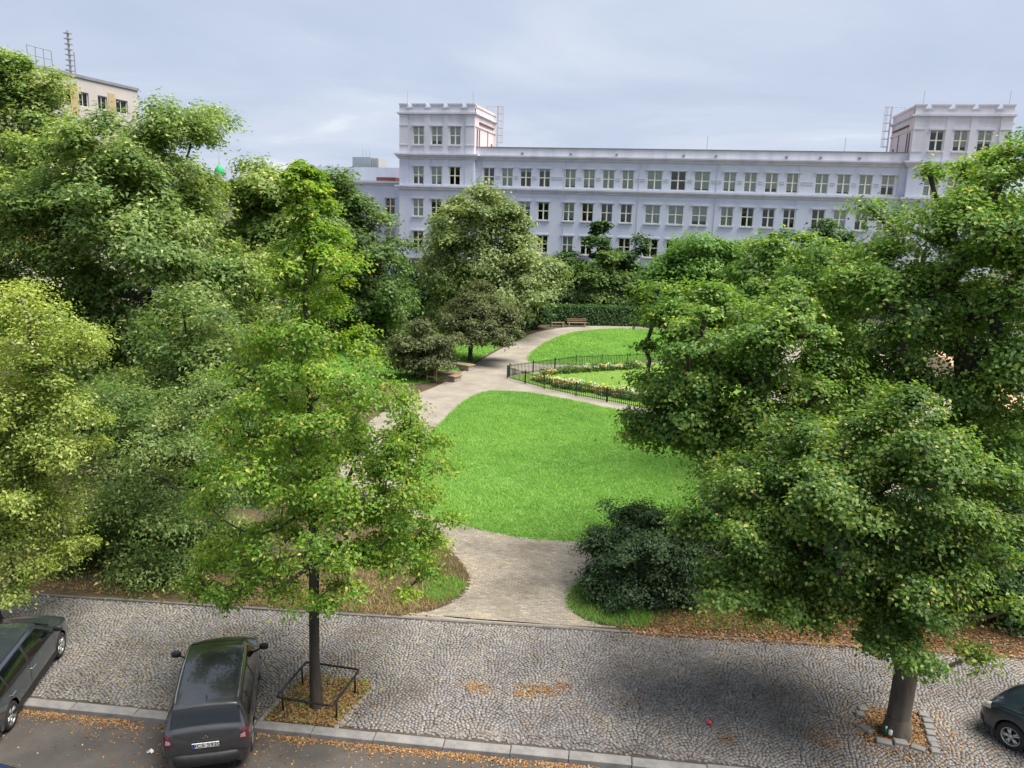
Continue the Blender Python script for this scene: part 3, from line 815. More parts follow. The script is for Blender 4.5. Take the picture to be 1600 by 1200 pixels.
    lad.tube([(X, y1 - .6, 26.6), (X - s_ * 1.6, y1 - .6, 26.6), (X - s_ * 1.6, y1 - .6, 25.0)], .04, 6)
    lad.build('roof_ladder', mat_flat('rust_pink_steel', (.42, .33, .35), .6), school)
    for dx in (-h + .9, h - .5):
        MB().tube([(cx_ + dx, y0 + .6, 25), (cx_ + dx, y0 + .6, 27.2)], .025, 5).build('lightning_rod', M['galv'], school)
tower(-32.25, -1)
tower(32.25, 1)
for x_ in (3.3, 20):
    MB().tube([(x_, 2, 19.4), (x_, 2, 22)], .03, 5).build('lightning_rod', M['galv'], school)

# ------------------------------------------------------------------ low wing behind, left of the school
wing = empty('school_wing', (-46, 114, 0))
tag(wing, 'lower pale blue wing set back beside the left tower', 'building')
wops = [(x_ - .75, x_ + .75, z, z + 2.4) for x_ in (-4.9, -1.6, 1.75, 4.4) for z in (10.85, 6.45)]
wall_mesh(-16, 5.6, 0, 15.3, 0, wops).build('wall', M['wall'], wing)
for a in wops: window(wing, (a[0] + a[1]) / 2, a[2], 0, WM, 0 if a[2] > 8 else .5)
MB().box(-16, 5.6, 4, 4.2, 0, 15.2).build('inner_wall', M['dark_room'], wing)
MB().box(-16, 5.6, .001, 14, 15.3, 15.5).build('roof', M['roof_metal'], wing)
m = MB(); m.box(-16, 5.6, -.45, .5, 15.35, 15.65); m.box(-16, 5.6, -.25, -.002, 15.1, 15.35); m.build('cornice', M['wall_grey'], wing)
m = MB(); m.box(-16, 5.6, -.3, -.002, 9.4, 9.75); m.build('cornice', M['wall_grey'], wing)
MB().box(-18, 8, 8, 14, 15.5, 17.95).build('upper_storey', M['wall'], wing)
MB().box(-1.6, 1.4, 3, 6, 15.5, 16.3).build('skylight', mat_flat('brick_red', (.22, .07, .06), .8), wing)
ph = empty('roof_plant_room', (-54.9, 130, 0)); tag(ph, 'grey boxy plant room with antennas above the pale blue wing', 'building')
MB().box(-2.25, 1.0, 0, 4, 0, 20.0).build('wall', mat_flat('zinc_grey', (.26, .29, .33), .7), ph)
MB().box(1.0, 2.3, .3, 4, 0, 19.9).build('louvre', mat_flat('louvre_grey', (.38, .39, .40), .7), ph)
m = MB()
for k in range(3): m.tube([(-1.2 + k * .6, 2, 20), (-1.2 + k * .6, 2, 21.4)], .03, 5)
m.build('antenna', M['galv'], ph)
for k in range(4): MB().box(1.05 + k * .32, 1.1 + k * .32, .22, .295, 16, 19.8).build('rib', M['roof_metal'], ph)

# ------------------------------------------------------------------ panel apartment house along the left side of the park
apt = empty('apartment_house', (-66, 55, 0), (0, 0, R(90)))   # local x runs along +Y, local -y faces +X
tag(apt, 'beige panel apartment house with mast on its roof behind the left trees', 'building')
aops = []
for z in np.arange(21.6, 3, -2.8):
    for k in range(10):
        x_ = 3.0 + k * 2.9
        aops.append((x_, x_ + (1.5 if k % 3 else 2.0), round(float(z), 2), round(float(z) + 1.5, 2)))
wall_mesh(0, 33, 0, 24.5, 0, aops, .5).build('wall', M['apt'], apt)
am = {}
for a in aops:
    w_ = round(a[1] - a[0], 2)
    if w_ not in am:
        f1 = MB(); hgt = 1.5
        for q in ((0, .07, 0, hgt), (w_ - .07, w_, 0, hgt), (.07, w_ - .07, 0, .07), (.07, w_ - .07, hgt - .07, hgt), (w_ * .5 - .04, w_ * .5 + .04, .07, hgt - .07)):
            f1.box(q[0], q[1], .2, .28, q[2], q[3])
        am[w_] = (f1.mesh('window', M['white']), MB().box(.03, w_ - .03, .235, .245, .03, hgt - .03).mesh('pane', M['glass_pane']))
    if a[2] > 9:
        w_o = link('window', am[w_][0], apt, (a[0], 0, a[2])); link('pane', am[w_][1], w_o)
for k in range(0, 9, 2):
    MB().box(4.65 + k * 2.9, 5.75 + k * 2.9, -.05, -.002, 20.6, 23.6).build('facade_panel', M['apt_tan'], apt)
MB().box(0, 33, 1.2, 1.4, 0, 24.3).build('inner_wall', mat_flat('apt_room', (.10, .10, .11), .9), apt)
MB().box(0, 33, 1.4, 12, 0, 24.5).build('block', M['apt'], apt)
MB().box(-.1, 33.1, -.15, 12.1, 24.5, 24.8).build('coping', M['roof_metal'], apt)
MB().box(13, 19, 6, 9, 24.8, 26.4).build('lift_house', M['apt'], apt)
m = MB()
m.tube([(25, 2.2, 24.5), (25, 2.2, 29.6)], .12, 6); m.tube([(25.7, 2.2, 24.5), (25.7, 2.2, 27.5)], .06, 5)
for k in range(8): m.box(24.7, 25.3, 1.9, 2.5, 25.4 + k * .55, 25.5 + k * .55)
m.build('roof_mast', M['galv'], apt)
m = MB()
for k in range(4): m.tube([(20 + k * 1.1, 3, 24.8), (20 + k * 1.1, 3, 27.2)], .05, 5)
for z in (26.3, 27.2): m.tube([(20, 3, z), (23.3, 3, z)], .05, 5)
m.build('roof_frame', M['galv'], apt)
kiosk = empty('orange_pavilion', (-59.3, 57, 0)); tag(kiosk, 'low orange painted pavilion with white fascia behind the left trees', 'building')
MB().box(-3, .0, 0, 8, 0, 8.4).build('wall', M['orange'], kiosk)
MB().box(.2, 3.2, .4, 8, 0, 6.3).build('fascia', M['white'], kiosk)
MB().box(.2, 3.3, .3, 8, 5.0, 5.3).build('canopy', M['plinth'], kiosk)
dome = empty('domed_turret', (-126.4, 200, 0)); tag(dome, 'distant small turret with a bright green dome above the treetops', 'tower')
MB().lathe([(1.1, 0), (1.1, 19.0), (1.3, 19.1)], 12).build('shaft', M['apt'], dome)
MB().lathe([(1.3, 19.1), (1.35, 19.8), (1.1, 20.8), (.5, 21.5), (.08, 21.8), (.05, 24)], 12).build('dome', M['green_metal'], dome, smooth=True)

# ================================================================== trees and shrubs
def tubes(name, A, B, ra, rb, n, mat, parent):
    """many tapered segments as one mesh"""
    A = np.asarray(A, float); B = np.asarray(B, float); d = B - A
    L = np.linalg.norm(d, axis=1, keepdims=True); ok = L[:, 0] > 1e-4
    A, B, d, L = A[ok], B[ok], d[ok], L[ok]; ra = np.asarray(ra)[ok]; rb = np.asarray(rb)[ok]
    d = d / L
    ref = np.where(np.abs(d[:, 2:3]) < .9, np.array((0, 0, 1.0)), np.array((1.0, 0, 0)))
    u = np.cross(d, ref); u /= np.linalg.norm(u, axis=1, keepdims=True); w = np.cross(d, u)
    th = 2 * math.pi * np.arange(n) / n
    c, s_ = np.cos(th)[None, :, None], np.sin(th)[None, :, None]
    ring = u[:, None] * c + w[:, None] * s_
    va = A[:, None] + ring * ra[:, None, None]; vb = B[:, None] + ring * rb[:, None, None]
    V = np.concatenate([va, vb], 1).reshape(-1, 3)
    k = np.arange(n); k2 = (k + 1) % n
    q = np.stack([k, k2, n + k2, n + k], 1)
    Fq = (q[None] + (np.arange(len(A)) * 2 * n)[:, None, None]).reshape(-1, 4)
    return link(name, np_mesh(name, V, Fq, mat, None, True), parent)

def unit(v):
    return v / np.maximum(np.linalg.norm(v, axis=-1, keepdims=True), 1e-9)

def leaves_mesh(name, P, N, L, Wr, mat, att, g, droop, fold=.18, tri=False):
    n = len(P)
    up = np.array((0, 0, 1.0))
    nn = unit(N)
    d = unit(g.normal(0, 1, (n, 3)) * (1, 1, .5) - up * droop)
    d = unit(d - nn * (d * nn).sum(1, keepdims=True))
    s_ = np.cross(nn, d)
    L = L[:, None]; W = L * Wr
    if tri:
        v = np.stack([P - s_ * W, P + d * L, P + s_ * W], 1).reshape(-1, 3)
        return np_mesh(name, v, np.arange(n * 3).reshape(-1, 3), mat, np.repeat(att, 3))
    fo = nn * L * fold
    v = np.stack([P, P + d * L * .42 - s_ * W + fo, P + d * L, P + d * L * .42 + s_ * W + fo], 1).reshape(-1, 3)
    q = np.array([(0, 1, 2), (0, 2, 3)])
    f_ = (q[None] + (np.arange(n) * 4)[:, None, None]).reshape(-1, 3)
    return np_mesh(name, v, f_, mat, np.repeat(att, 4))

def make_tree(name, key, label, cat, mat, n_leaf, leaf, seed, trunk_r=.15, fork=.35, boughs=52, bsize=0.48, leader=False, bark='bark',
              droop=.4, group=None, wr=.3, twigs=8, depth=1.0, flat=.62, pale=0.0, spray=.36, upness=.8, limbs_vis=1.0, fill=.35, low=0.0, tri=False):
    g = np.random.default_rng(seed)
    (bx0, by0), lobes = TREES[key]
    lobes = np.array(lobes, float)
    root = empty(name, (bx0, by0, 0))
    tag(root, label, cat, group)
    lc = lobes[:, :3] - (bx0, by0, 0)
    half = (np.max(lc[:, 0] + lobes[:, 3]) - np.min(lc[:, 0] - lobes[:, 3])) / 2
    rx, rz = lobes[:, 3], lobes[:, 4]
    # crowns are as deep as they are wide: each lobe is repeated towards and away from the viewer
    C, RX, RZ = [], [], []
    for c, a, b in zip(lc, rx, rz):
        room = max(0.0, half * depth * .75 - a) * (1 if not leader else .25)
        C.append(c + (0, g.uniform(-.35, .35) * room, 0)); RX.append(a); RZ.append(b)
        for sg in (-1, 1):
            if room > .5 * a:
                f_ = .82
                C.append(c * (.86, 1, 1) + (0, sg * room * g.uniform(.55, .95), -b * g.uniform(.1, .6))); RX.append(a * f_); RZ.append(b * f_)
    C, RX, RZ = np.array(C), np.array(RX), np.array(RZ)
    # boughs: leafy sub-clumps spread through the lobes
    wgt = (RX * RX * RZ) ** .62; wgt /= wgt.sum(); wgt = np.maximum(wgt, .012); wgt /= wgt.sum()
    li = g.choice(len(C), boughs, p=wgt)
    dr = unit(g.normal(0, 1, (boughs, 3)))
    rad = np.where(g.uniform(0, 1, boughs) < fill, g.uniform(.1, .6, boughs), g.uniform(.66, .98, boughs))
    BC = C[li] + dr * rad[:, None] * np.stack([RX[li], RX[li], RZ[li]], 1)
    BC[:, 2] = np.maximum(BC[:, 2], .25 + low)
    BR = bsize * g.uniform(.65, 1.35, boughs) * np.clip(np.minimum(RX[li], RZ[li] * 1.3), .25, None) ** .5
    # leafy twigs in each bough, mostly on its upper and outer side
    nt_ = boughs * twigs
    ti = np.repeat(np.arange(boughs), twigs)
    td = unit(g.normal(0, 1, (nt_, 3)) + np.array((0, 0, .85)))
    TP = BC[ti] + td * (BR[ti] * g.uniform(.45, 1.0, nt_))[:, None] * (1, 1, flat)
    TC = np.clip(g.normal(.0, .11, nt_) + g.normal(0, .14, boughs)[ti], -.34, .34)
    # leaves
    ki = g.integers(0, nt_, n_leaf)
    sp = (BR[ti[ki]] * spray)[:, None]
    off = g.normal(0, 1, (n_leaf, 3)) * sp * (1, 1, .55)
    off[:, 2] -= .5 * droop * np.hypot(off[:, 0], off[:, 1])
    P = TP[ki] + off
    P[:, 2] = np.maximum(P[:, 2], .06)
    ctr = C.mean(0)
    out = unit(P - BC[ti[ki]]) * .45 + unit(P - ctr) * .35
    N = out + np.array((0, 0, upness)) + g.normal(0, .42, (n_leaf, 3))
    att = np.clip(g.beta(2.2, 2.4, n_leaf) * .85 + TC[ki] + .04, 0, .955)
    if pale > 0:
        att = np.where(g.uniform(0, 1, n_leaf) < pale, g.uniform(.93, 1, n_leaf), att)
    size = leaf * g.uniform(.65, 1.3, n_leaf)
    link('crown', leaves_mesh('crown', P, N, size, wr, mat, att, g, droop, tri=tri), root)
    # trunk and limbs, grown from the trunk towards every bough
    top = lc[np.argmax(lc[:, 2] + rz)]; topz = (lc[:, 2] + rz).max()
    cen = np.average(lc, axis=0, weights=(rx * rx * rz))
    pos, par = [], []
    K = 10
    endz = topz * (.95 if leader else fork + .25)
    for k in range(K + 1):
        f_ = k / K
        z = endz * f_
        if leader: xy = top[:2] * f_ ** 1.5
        else: xy = cen[:2] * (max(0, f_ - .45) ** 1.4)
        wob = .03 * math.sin(f_ * 7 + seed) * (1 if 0 < k else 0)
        pos.append((xy[0] + wob, xy[1] + wob * .7, z)); par.append(k - 1)
    pos = [np.array(p) for p in pos]
    z_min = endz * (.22 if leader else fork / (fork + .25) * .8)
    order = np.argsort(np.linalg.norm(BC - pos[-1 if not leader else K // 2], axis=1))
    tip_of = {}
    for b in order:
        t_ = BC[b]
        arr = np.array(pos)
        dv = t_ - arr; dist = np.linalg.norm(dv, axis=1)
        cost = dist * (1 + .9 * np.clip(-dv[:, 2] / np.maximum(dist, .01), 0, 1)) + np.where(arr[:, 2] < z_min, 50, 0)
        j = int(np.argmin(cost))
        a = pos[j]; d_ = t_ - a; Ld = np.linalg.norm(d_)
        ns = max(2, min(5, int(Ld / .45)))
        last = j
        perp = g.normal(0, .06 * Ld, 3)
        for k in range(1, ns + 1):
            f_ = k / ns
            p = a + d_ * f_ + perp * math.sin(math.pi * f_) + np.array((0, 0, -.07 * Ld * math.sin(math.pi * f_)))
            pos.append(p); par.append(last); last = len(pos) - 1
        tip_of[b] = last
    n_ = len(pos); acc = np.zeros(n_); e = 2.25
    for i in range(n_ - 1, -1, -1):
        if acc[i] == 0: acc[i] = .012 ** e
        if par[i] >= 0: acc[par[i]] += acc[i]
    r_ = acc ** (1 / e); r_ *= trunk_r / r_[0]
    r_ = np.maximum(r_ * limbs_vis, .008)
    for k in range(K + 1):
        f_ = k / K
        r_[k] = max(r_[k], trunk_r * (1 - f_ * (.93 if leader else .5)))
    r_[0] = trunk_r * 1.35
    pos = np.array(pos)
    A = [pos[par[i]] for i in range(1, n_)]; B = [pos[i] for i in range(1, n_)]
    ra = [min(r_[par[i]], r_[i] * 1.6) if i > K else r_[par[i]] for i in range(1, n_)]; rb = [r_[i] for i in range(1, n_)]
    tubes('trunk', np.array(A), np.array(B), np.array(ra), np.array(rb), 5 if tri else 8, M[bark], root)
    # thin twigs
    tt = g.choice(nt_, min(nt_, 500 if tri else 1200), replace=False)
    A = pos[[tip_of[ti[i]] for i in tt]]; B = TP[tt]
    tubes('twigs', A, B, np.full(len(tt), .011), np.full(len(tt), .004), 3, M[bark], root)['kind'] = 'stuff'
    return root

TREES = {
    'front': ((-8.06, 15.85), [(-8.24, 16.2, 12.58, 0.19, 0.38), (-8.17, 16.2, 12.08, 0.36, 0.55), (-8.04, 16.2, 11.41, 0.69, 0.69), (-8.09, 16.2, 10.45, 1.09, 0.77), (-8.09, 16.2, 9.33, 1.58, 0.92), (-8.12, 16.2, 8.03, 2.3, 1.08), (-7.99, 16.2, 6.69, 2.92, 1.17), (-7.87, 16.2, 5.25, 3.18, 1.18), (-8.14, 16.2, 3.95, 3.09, 0.9), (-10.27, 16.2, 2.93, 1.25, 0.7), (-5.99, 16.2, 4.06, 1.25, 0.73), (-5.84, 16.2, 6.45, 0.78, 0.64)]),
    'right_front': ((5.52, 18.47), [(4.71, 18.6, 7.8, 0.92, 0.7), (4.71, 18.6, 6.91, 1.57, 1.0), (3.35, 18.6, 5.72, 1.91, 1.17), (6.03, 18.6, 5.86, 1.56, 1.28), (1.48, 18.6, 4.39, 1.52, 0.99), (4.07, 18.6, 4.23, 2.81, 1.18), (6.12, 18.6, 4.19, 1.81, 1.16), (1.96, 18.6, 5.56, 1.49, 1.05), (5.18, 18.6, 3.02, 1.48, 0.62), (0.82, 18.6, 5.28, 0.91, 0.91), (2.97, 18.6, 6.75, 1.31, 0.87), (2.9, 18.6, 3.27, 1.67, 0.68)]),
    'right_back': ((9.2, 27.5), [(8.2, 27.5, 12.99, 1.46, 1.36), (6.66, 27.5, 11.6, 1.79, 1.39), (8.85, 27.5, 13.94, 0.96, 0.77), (9.11, 27.5, 10.92, 1.77, 1.77), (4.93, 27.5, 10.34, 1.84, 1.33), (7.15, 27.5, 9.23, 2.83, 1.42), (9.69, 27.5, 8.17, 2.2, 1.8), (7.08, 27.5, 6.74, 3.1, 1.45), (4.62, 27.5, 7.84, 2.3, 1.46), (10.31, 27.5, 12.29, 1.73, 2.11), (9.92, 27.5, 5.28, 2.25, 1.64)]),
    'right_mid': ((4.6, 26.0), [(-0.15, 25.5, 9.05, 1.2, 0.9), (0.72, 25.5, 7.89, 2.0, 1.2), (-0.19, 25.5, 6.8, 1.43, 1.22), (2.17, 25.5, 6.77, 2.2, 1.2), (0.54, 25.5, 5.18, 1.64, 1.23), (2.55, 25.5, 4.73, 2.23, 1.42), (2.53, 25.5, 9.0, 1.56, 1.17), (-0.88, 25.5, 8.2, 0.81, 0.81), (-1.12, 25.5, 5.67, 0.72, 0.83), (4.31, 25.5, 6.13, 1.77, 1.58)]),
    'right_far': ((6, 38.0), [(4.18, 38.0, 10.52, 1.57, 1.0), (2.63, 38.0, 9.45, 1.59, 1.3), (6.05, 38.0, 9.47, 1.99, 1.42), (4.3, 38.0, 7.95, 3.19, 1.74)]),
    'left_yellow': ((-18.4, 16.9), [(-16.73, 17.3, 8.52, 1.49, 1.08), (-18.45, 17.3, 7.56, 1.7, 1.53), (-15.82, 17.3, 7.06, 1.08, 1.25), (-17.49, 17.3, 5.53, 1.46, 1.38), (-15.69, 17.3, 5.52, 0.85, 1.01), (-17.1, 17.3, 3.57, 1.4, 1.05), (-16.54, 17.3, 2.14, 0.74, 0.74), (-18.99, 17.3, 3.54, 1.6, 1.78), (-15.41, 17.3, 8.27, 0.74, 0.66)]),
    'left_bush': ((-15.6, 22.0), [(-17.31, 21.9, 5.16, 1.76, 1.25), (-14.76, 21.9, 5.17, 1.63, 1.22), (-19.33, 21.9, 4.12, 1.28, 1.28), (-17.12, 21.9, 3.01, 1.9, 1.48), (-18.59, 21.9, 1.5, 1.73, 1.51), (-16.15, 21.9, 1.55, 1.8, 1.48), (-17.45, 21.9, 0.25, 2.38, 0.97), (-14.77, 21.9, 0.82, 1.47, 1.05), (-19.99, 21.9, -0.07, 1.55, 1.1), (-14.21, 21.9, 2.66, 1.45, 1.24)]),
    'left_big': ((-27, 36), [(-29.01, 36.0, 14.49, 1.76, 1.28), (-25.86, 36.0, 15.58, 2.18, 1.87), (-27.47, 36.0, 13.29, 3.19, 2.23), (-31.66, 36.0, 12.26, 2.95, 2.46), (-25.4, 36.0, 11.94, 2.7, 2.22), (-30.66, 36.0, 10.85, 4.26, 2.62), (-24.5, 36.0, 9.15, 3.53, 1.92), (-29.05, 36.0, 7.66, 5.29, 2.65), (-32.69, 36.0, 6.13, 3.73, 3.05), (-23.59, 36.0, 6.31, 3.24, 2.59), (-27.85, 36.0, 3.71, 5.03, 3.02), (-31.1, 36.0, 2.08, 3.44, 2.41), (-35.11, 36.0, 9.39, 2.03, 3.04), (-24.95, 36.0, 1.87, 3.34, 2.34)]),
    'left_fill': ((-19.5, 30), [(-19.7, 30.0, 6.4, 2.71, 1.9), (-17.69, 30.0, 4.33, 2.44, 2.17), (-22.05, 30.0, 3.43, 3.08, 1.96), (-19.97, 30.0, 1.58, 3.08, 1.96), (-24.72, 30.0, 2.33, 2.29, 2.01), (-16.9, 30.0, 1.58, 2.2, 2.2), (-16.43, 30.0, 6.6, 1.59, 1.59)]),
    'left_top': ((-44, 52), [(-48.5, 52.0, 19.86, 2.79, 2.56), (-49.3, 52.0, 15.38, 3.79, 3.79), (-50.94, 52.0, 11.17, 3.39, 3.87), (-46.26, 52.0, 12.68, 2.37, 2.37), (-46.43, 52.0, 16.31, 1.87, 1.87)]),
    'left_mid': ((-27, 46), [(-26.18, 46.0, 12.91, 2.56, 1.77), (-26.72, 46.0, 10.18, 2.39, 2.39), (-24.03, 46.0, 12.96, 1.95, 1.56), (-25.04, 46.0, 8.28, 3.59, 2.8), (-27.83, 46.0, 5.32, 3.27, 3.68), (-22.4, 46.0, 10.71, 1.95, 2.35)]),
    'left_cone': ((-30, 62), [(-28.72, 62.0, 12.93, 2.34, 1.82), (-27.92, 62.0, 10.41, 3.14, 2.61), (-25.99, 62.0, 7.9, 3.14, 2.36), (-24.61, 62.0, 5.36, 2.63, 2.63), (-26.88, 62.0, 4.18, 4.25, 3.19), (-27.5, 62.0, 0.37, 4.85, 3.23)]),
    'pagoda': ((-19.6, 76), [(-19.59, 76.0, 12.37, 2.45, 1.84), (-23.21, 76.0, 10.76, 2.49, 1.86), (-16.39, 76.0, 10.37, 2.14, 2.14), (-20.9, 76.0, 8.09, 4.04, 2.8), (-15.47, 76.0, 7.08, 2.95, 2.58), (-23.79, 76.0, 5.48, 2.52, 2.4), (-13.36, 76.0, 5.84, 1.96, 1.84), (-17.6, 76.0, 4.53, 4.36, 2.61), (-21.79, 76.0, 3.37, 3.79, 1.89)]),
    'olive': ((-16.76, 60.62), [(-16.69, 60.6, 4.87, 2.11, 1.91), (-17.87, 60.6, 3.53, 2.03, 1.52), (-15.0, 60.6, 3.45, 2.11, 1.76), (-16.54, 60.6, 2.59, 3.04, 1.42), (-13.42, 60.6, 2.53, 0.9, 1.1)]),
    'olive2': ((-18.6, 53), [(-18.18, 53.0, 2.84, 1.8, 1.44), (-16.76, 53.0, 2.02, 1.57, 1.26), (-18.89, 53.0, 1.42, 1.59, 1.36), (-17.46, 53.0, 1.29, 1.9, 0.99)]),
    'dark_a': ((-28, 80), [(-28.19, 80.0, 3.66, 2.69, 2.69), (-26.76, 80.0, 1.72, 2.69, 2.69), (-28.89, 80.0, 0.92, 2.71, 2.71), (-31.04, 80.0, 1.49, 2.72, 3.4)]),
    'dark_b': ((-17.0, 81), [(-17.67, 81.0, 1.58, 2.26, 1.73), (-15.85, 81.0, 2.08, 1.46, 1.46), (-19.01, 81.0, 0.7, 2.01, 1.34), (-17.15, 81.0, 0.4, 1.6, 0.8)]),
    'cone': ((-10.5, 92), [(-9.83, 92.0, 6.83, 1.31, 1.82), (-9.69, 92.0, 4.3, 2.78, 2.34), (-9.57, 92.0, 2.11, 3.53, 1.76), (-8.8, 92.0, 1.41, 2.94, 1.32)]),
    'thin_a': ((-11.5, 97), [(-10.91, 97.0, 9.56, 1.53, 1.68), (-10.02, 97.0, 7.33, 1.84, 1.91), (-7.37, 97.0, 7.44, 1.67, 2.43), (-6.78, 97.0, 4.06, 2.14, 3.06), (-5.88, 97.0, 1.81, 1.92, 1.92)]),
    'thin_b': ((-16, 97), [(-14.57, 97.0, 5.23, 2.02, 1.86), (-14.07, 97.0, 2.93, 2.18, 2.34), (-14.77, 97.0, 0.94, 2.35, 1.96)]),
    'bright': ((1.2, 92), [(0.39, 92.0, 7.96, 3.54, 2.27), (-1.56, 92.0, 6.11, 3.22, 2.5), (2.88, 92.0, 7.01, 2.97, 2.54), (-2.11, 92.0, 3.95, 3.24, 2.16), (2.05, 92.0, 4.51, 3.91, 2.49), (0.83, 92.0, 2.3, 4.31, 1.79)]),
    'spruce': ((17, 98), [(15.23, 98.0, 10.45, 1.74, 1.31), (15.43, 98.0, 8.67, 2.48, 2.04), (15.74, 98.0, 5.79, 3.3, 2.56)]),
    'yew': ((-0.6, 23.9), [(-1.94, 23.9, 1.04, 1.02, 1.12), (-1.0, 23.9, 2.13, 1.1, 0.9), (-0.82, 23.9, 0.97, 1.31, 1.31), (-2.09, 23.9, 0.14, 0.78, 0.66), (0.32, 23.9, 1.66, 1.19, 1.29), (-0.08, 23.9, 0.31, 1.01, 0.71)]),
    'right_bush': ((11.2, 25.5), [(9.93, 25.5, 4.24, 1.15, 1.34), (10.06, 25.5, 2.21, 1.16, 1.36), (10.44, 25.5, 0.79, 1.18, 1.08), (9.48, 25.5, 1.3, 0.79, 0.98)]),
    'under_bush': ((5.2, 25.5), [(1.74, 25.5, 0.25, 1.27, 0.85), (3.74, 25.5, 0.41, 1.66, 0.83), (5.68, 25.5, 0.56, 1.63, 0.82), (7.33, 25.5, 1.0, 1.2, 0.9)]),
    'under_left': ((-13.5, 23.8), [(-18.2, 23.8, -1.15, 1.41, 0.94), (-20.1, 23.8, -1.4, 1.19, 0.83), (-16.11, 23.8, -1.13, 1.38, 0.81)]),
}


make_tree('street_tree', 'front', 'slender bright green street tree growing inside the square pipe railing', 'tree', M['leaf_front'], 80000, .10, 11, .125, boughs=330, bsize=0.36,
          leader=True, droop=.75, twigs=9, flat=.38, spray=.36, fill=.18, wr=.27, pale=.06)
make_tree('street_tree', 'right_front', 'dark green linden street tree with thick trunk ringed by loose stones', 'tree', M['leaf_linden'], 135000, .10, 12, .27, fork=.28, boughs=300, bsize=0.42,
          bark='bark_grey', twigs=9, flat=.55, wr=.36, droop=.5, pale=.05, fill=.35)
make_tree('park_tree', 'right_back', 'tallest spreading maple behind the linden, its dark limbs showing against the school', 'tree', M['leaf_maple'], 90000, 0.135, 13, .34, fork=.3, boughs=214, bsize=0.59,
          twigs=9, flat=.5, wr=.36, droop=.35, pale=.06, limbs_vis=1.5, fill=.1)
make_tree('park_tree', 'right_mid', 'spreading maple reaching its limbs over the near lawn', 'tree', M['leaf_maple'], 80000, 0.13, 14, .28, fork=.3, boughs=190, bsize=0.52,
          twigs=9, flat=.5, wr=.36, droop=.35, pale=.05, limbs_vis=1.5, fill=.2)
make_tree('park_tree', 'right_far', 'lower leafy maple between the spreading maples and the school', 'tree', M['leaf_maple'], 24000, .2, 15, .18, boughs=77, bsize=0.57, twigs=8, wr=.36, pale=.05, tri=True)
make_tree('street_tree', 'left_yellow', 'yellow green street tree beside the dark estate car', 'tree', M['leaf_yellow'], 82000, 0.095, 16, .2, fork=.3, boughs=172, bsize=0.52, twigs=10, flat=.45, droop=.7, wr=.27, pale=.12)
make_tree('park_bush', 'left_bush', 'tall feathery green bush behind the cobbled pavement and the front tree', 'bush', M['leaf_pagoda_shaded'], 62000, 0.12, 17, .09, fork=.2, boughs=129, bsize=0.57, twigs=9, droop=.6, wr=0.26, pale=.05, tri=True)
make_tree('park_tree', 'left_big', 'huge feathery pagoda tree filling the left side of the park', 'tree', M['leaf_pagoda'], 200000, 0.21, 18, .4, fork=.32, boughs=257, bsize=0.75, twigs=9, flat=.6, droop=.65, wr=0.32, pale=.05, tri=True)
make_tree('park_tree', 'left_fill', 'lower feathery tree between the huge pagoda tree and the slender front tree', 'tree', M['leaf_pagoda_shaded'], 60000, .17, 36, .2, fork=.25, boughs=129, bsize=0.63, twigs=9, droop=.6, wr=.32, pale=.04, tri=True)
make_tree('park_tree', 'left_top', 'high pagoda tree in front of the beige apartment house', 'tree', M['leaf_pagoda'], 70000, 0.28, 19, .35, fork=.4, boughs=103, bsize=0.86, twigs=9, droop=.65, wr=0.33, pale=.03, tri=True)
make_tree('park_tree', 'left_mid', 'dense green tree right beside the huge pagoda tree', 'tree', M['leaf_pagoda'], 80000, 0.25, 20, .25, boughs=120, bsize=0.68, twigs=8, droop=.5, wr=0.33, tri=True)
make_tree('park_tree', 'left_cone', 'dark leafy tree tapering up beside the low pale blue wing', 'tree', M['leaf_bright'], 70000, 0.27, 21, .25, boughs=120, bsize=0.68, twigs=8, wr=0.4, tri=True)
make_tree('park_tree', 'pagoda', 'pale feathery tree with billowing crown in front of the school windows', 'tree', M['leaf_pale'], 85000, 0.3, 22, .35, fork=.4, boughs=129, bsize=0.89, twigs=9, droop=.6, wr=0.34, pale=.07, limbs_vis=1.3, fill=.2, tri=True)
make_tree('park_tree', 'olive', 'small round olive grey tree with a bare trunk beside the stone bench', 'tree', M['leaf_olive'], 36000, 0.19, 23, .2, fork=.42, boughs=77, bsize=0.57, twigs=8, wr=0.34, tri=True, low=1.9)
make_tree('park_tree', 'olive2', 'low olive green tree beside the staked sapling', 'tree', M['leaf_olive'], 24000, 0.18, 24, .16, fork=.3, boughs=52, bsize=0.57, twigs=8, wr=0.34, tri=True)
make_tree('park_tree', 'dark_a', 'dark tree behind the olive grey tree and its lawn', 'tree', M['leaf_dark'], 28000, 0.36, 25, .2, boughs=60, bsize=0.80, twigs=6, wr=0.4, tri=True)
make_tree('park_bush', 'dark_b', 'dark spreading bush beside the far bend of the path', 'bush', M['leaf_dark'], 34000, 0.3, 26, .1, fork=.2, boughs=69, bsize=0.68, twigs=8, wr=0.4, tri=True)
make_tree('park_tree', 'cone', 'dark conical tree standing behind the clipped hedge', 'tree', M['leaf_bright'], 32000, 0.32, 27, .18, boughs=69, bsize=0.68, leader=True, twigs=8, wr=0.4, tri=True)
make_tree('park_tree', 'thin_a', 'thin dark tree in front of the middle school windows', 'tree', M['leaf_dark'], 24000, 0.34, 28, .18, boughs=60, bsize=0.71, twigs=6, wr=0.4, tri=True)
make_tree('park_tree', 'thin_b', 'slim dark tree between the billowing tree and the conical one', 'tree', M['leaf_dark'], 18000, 0.34, 29, .16, boughs=43, bsize=0.68, twigs=6, wr=0.4, tri=True)
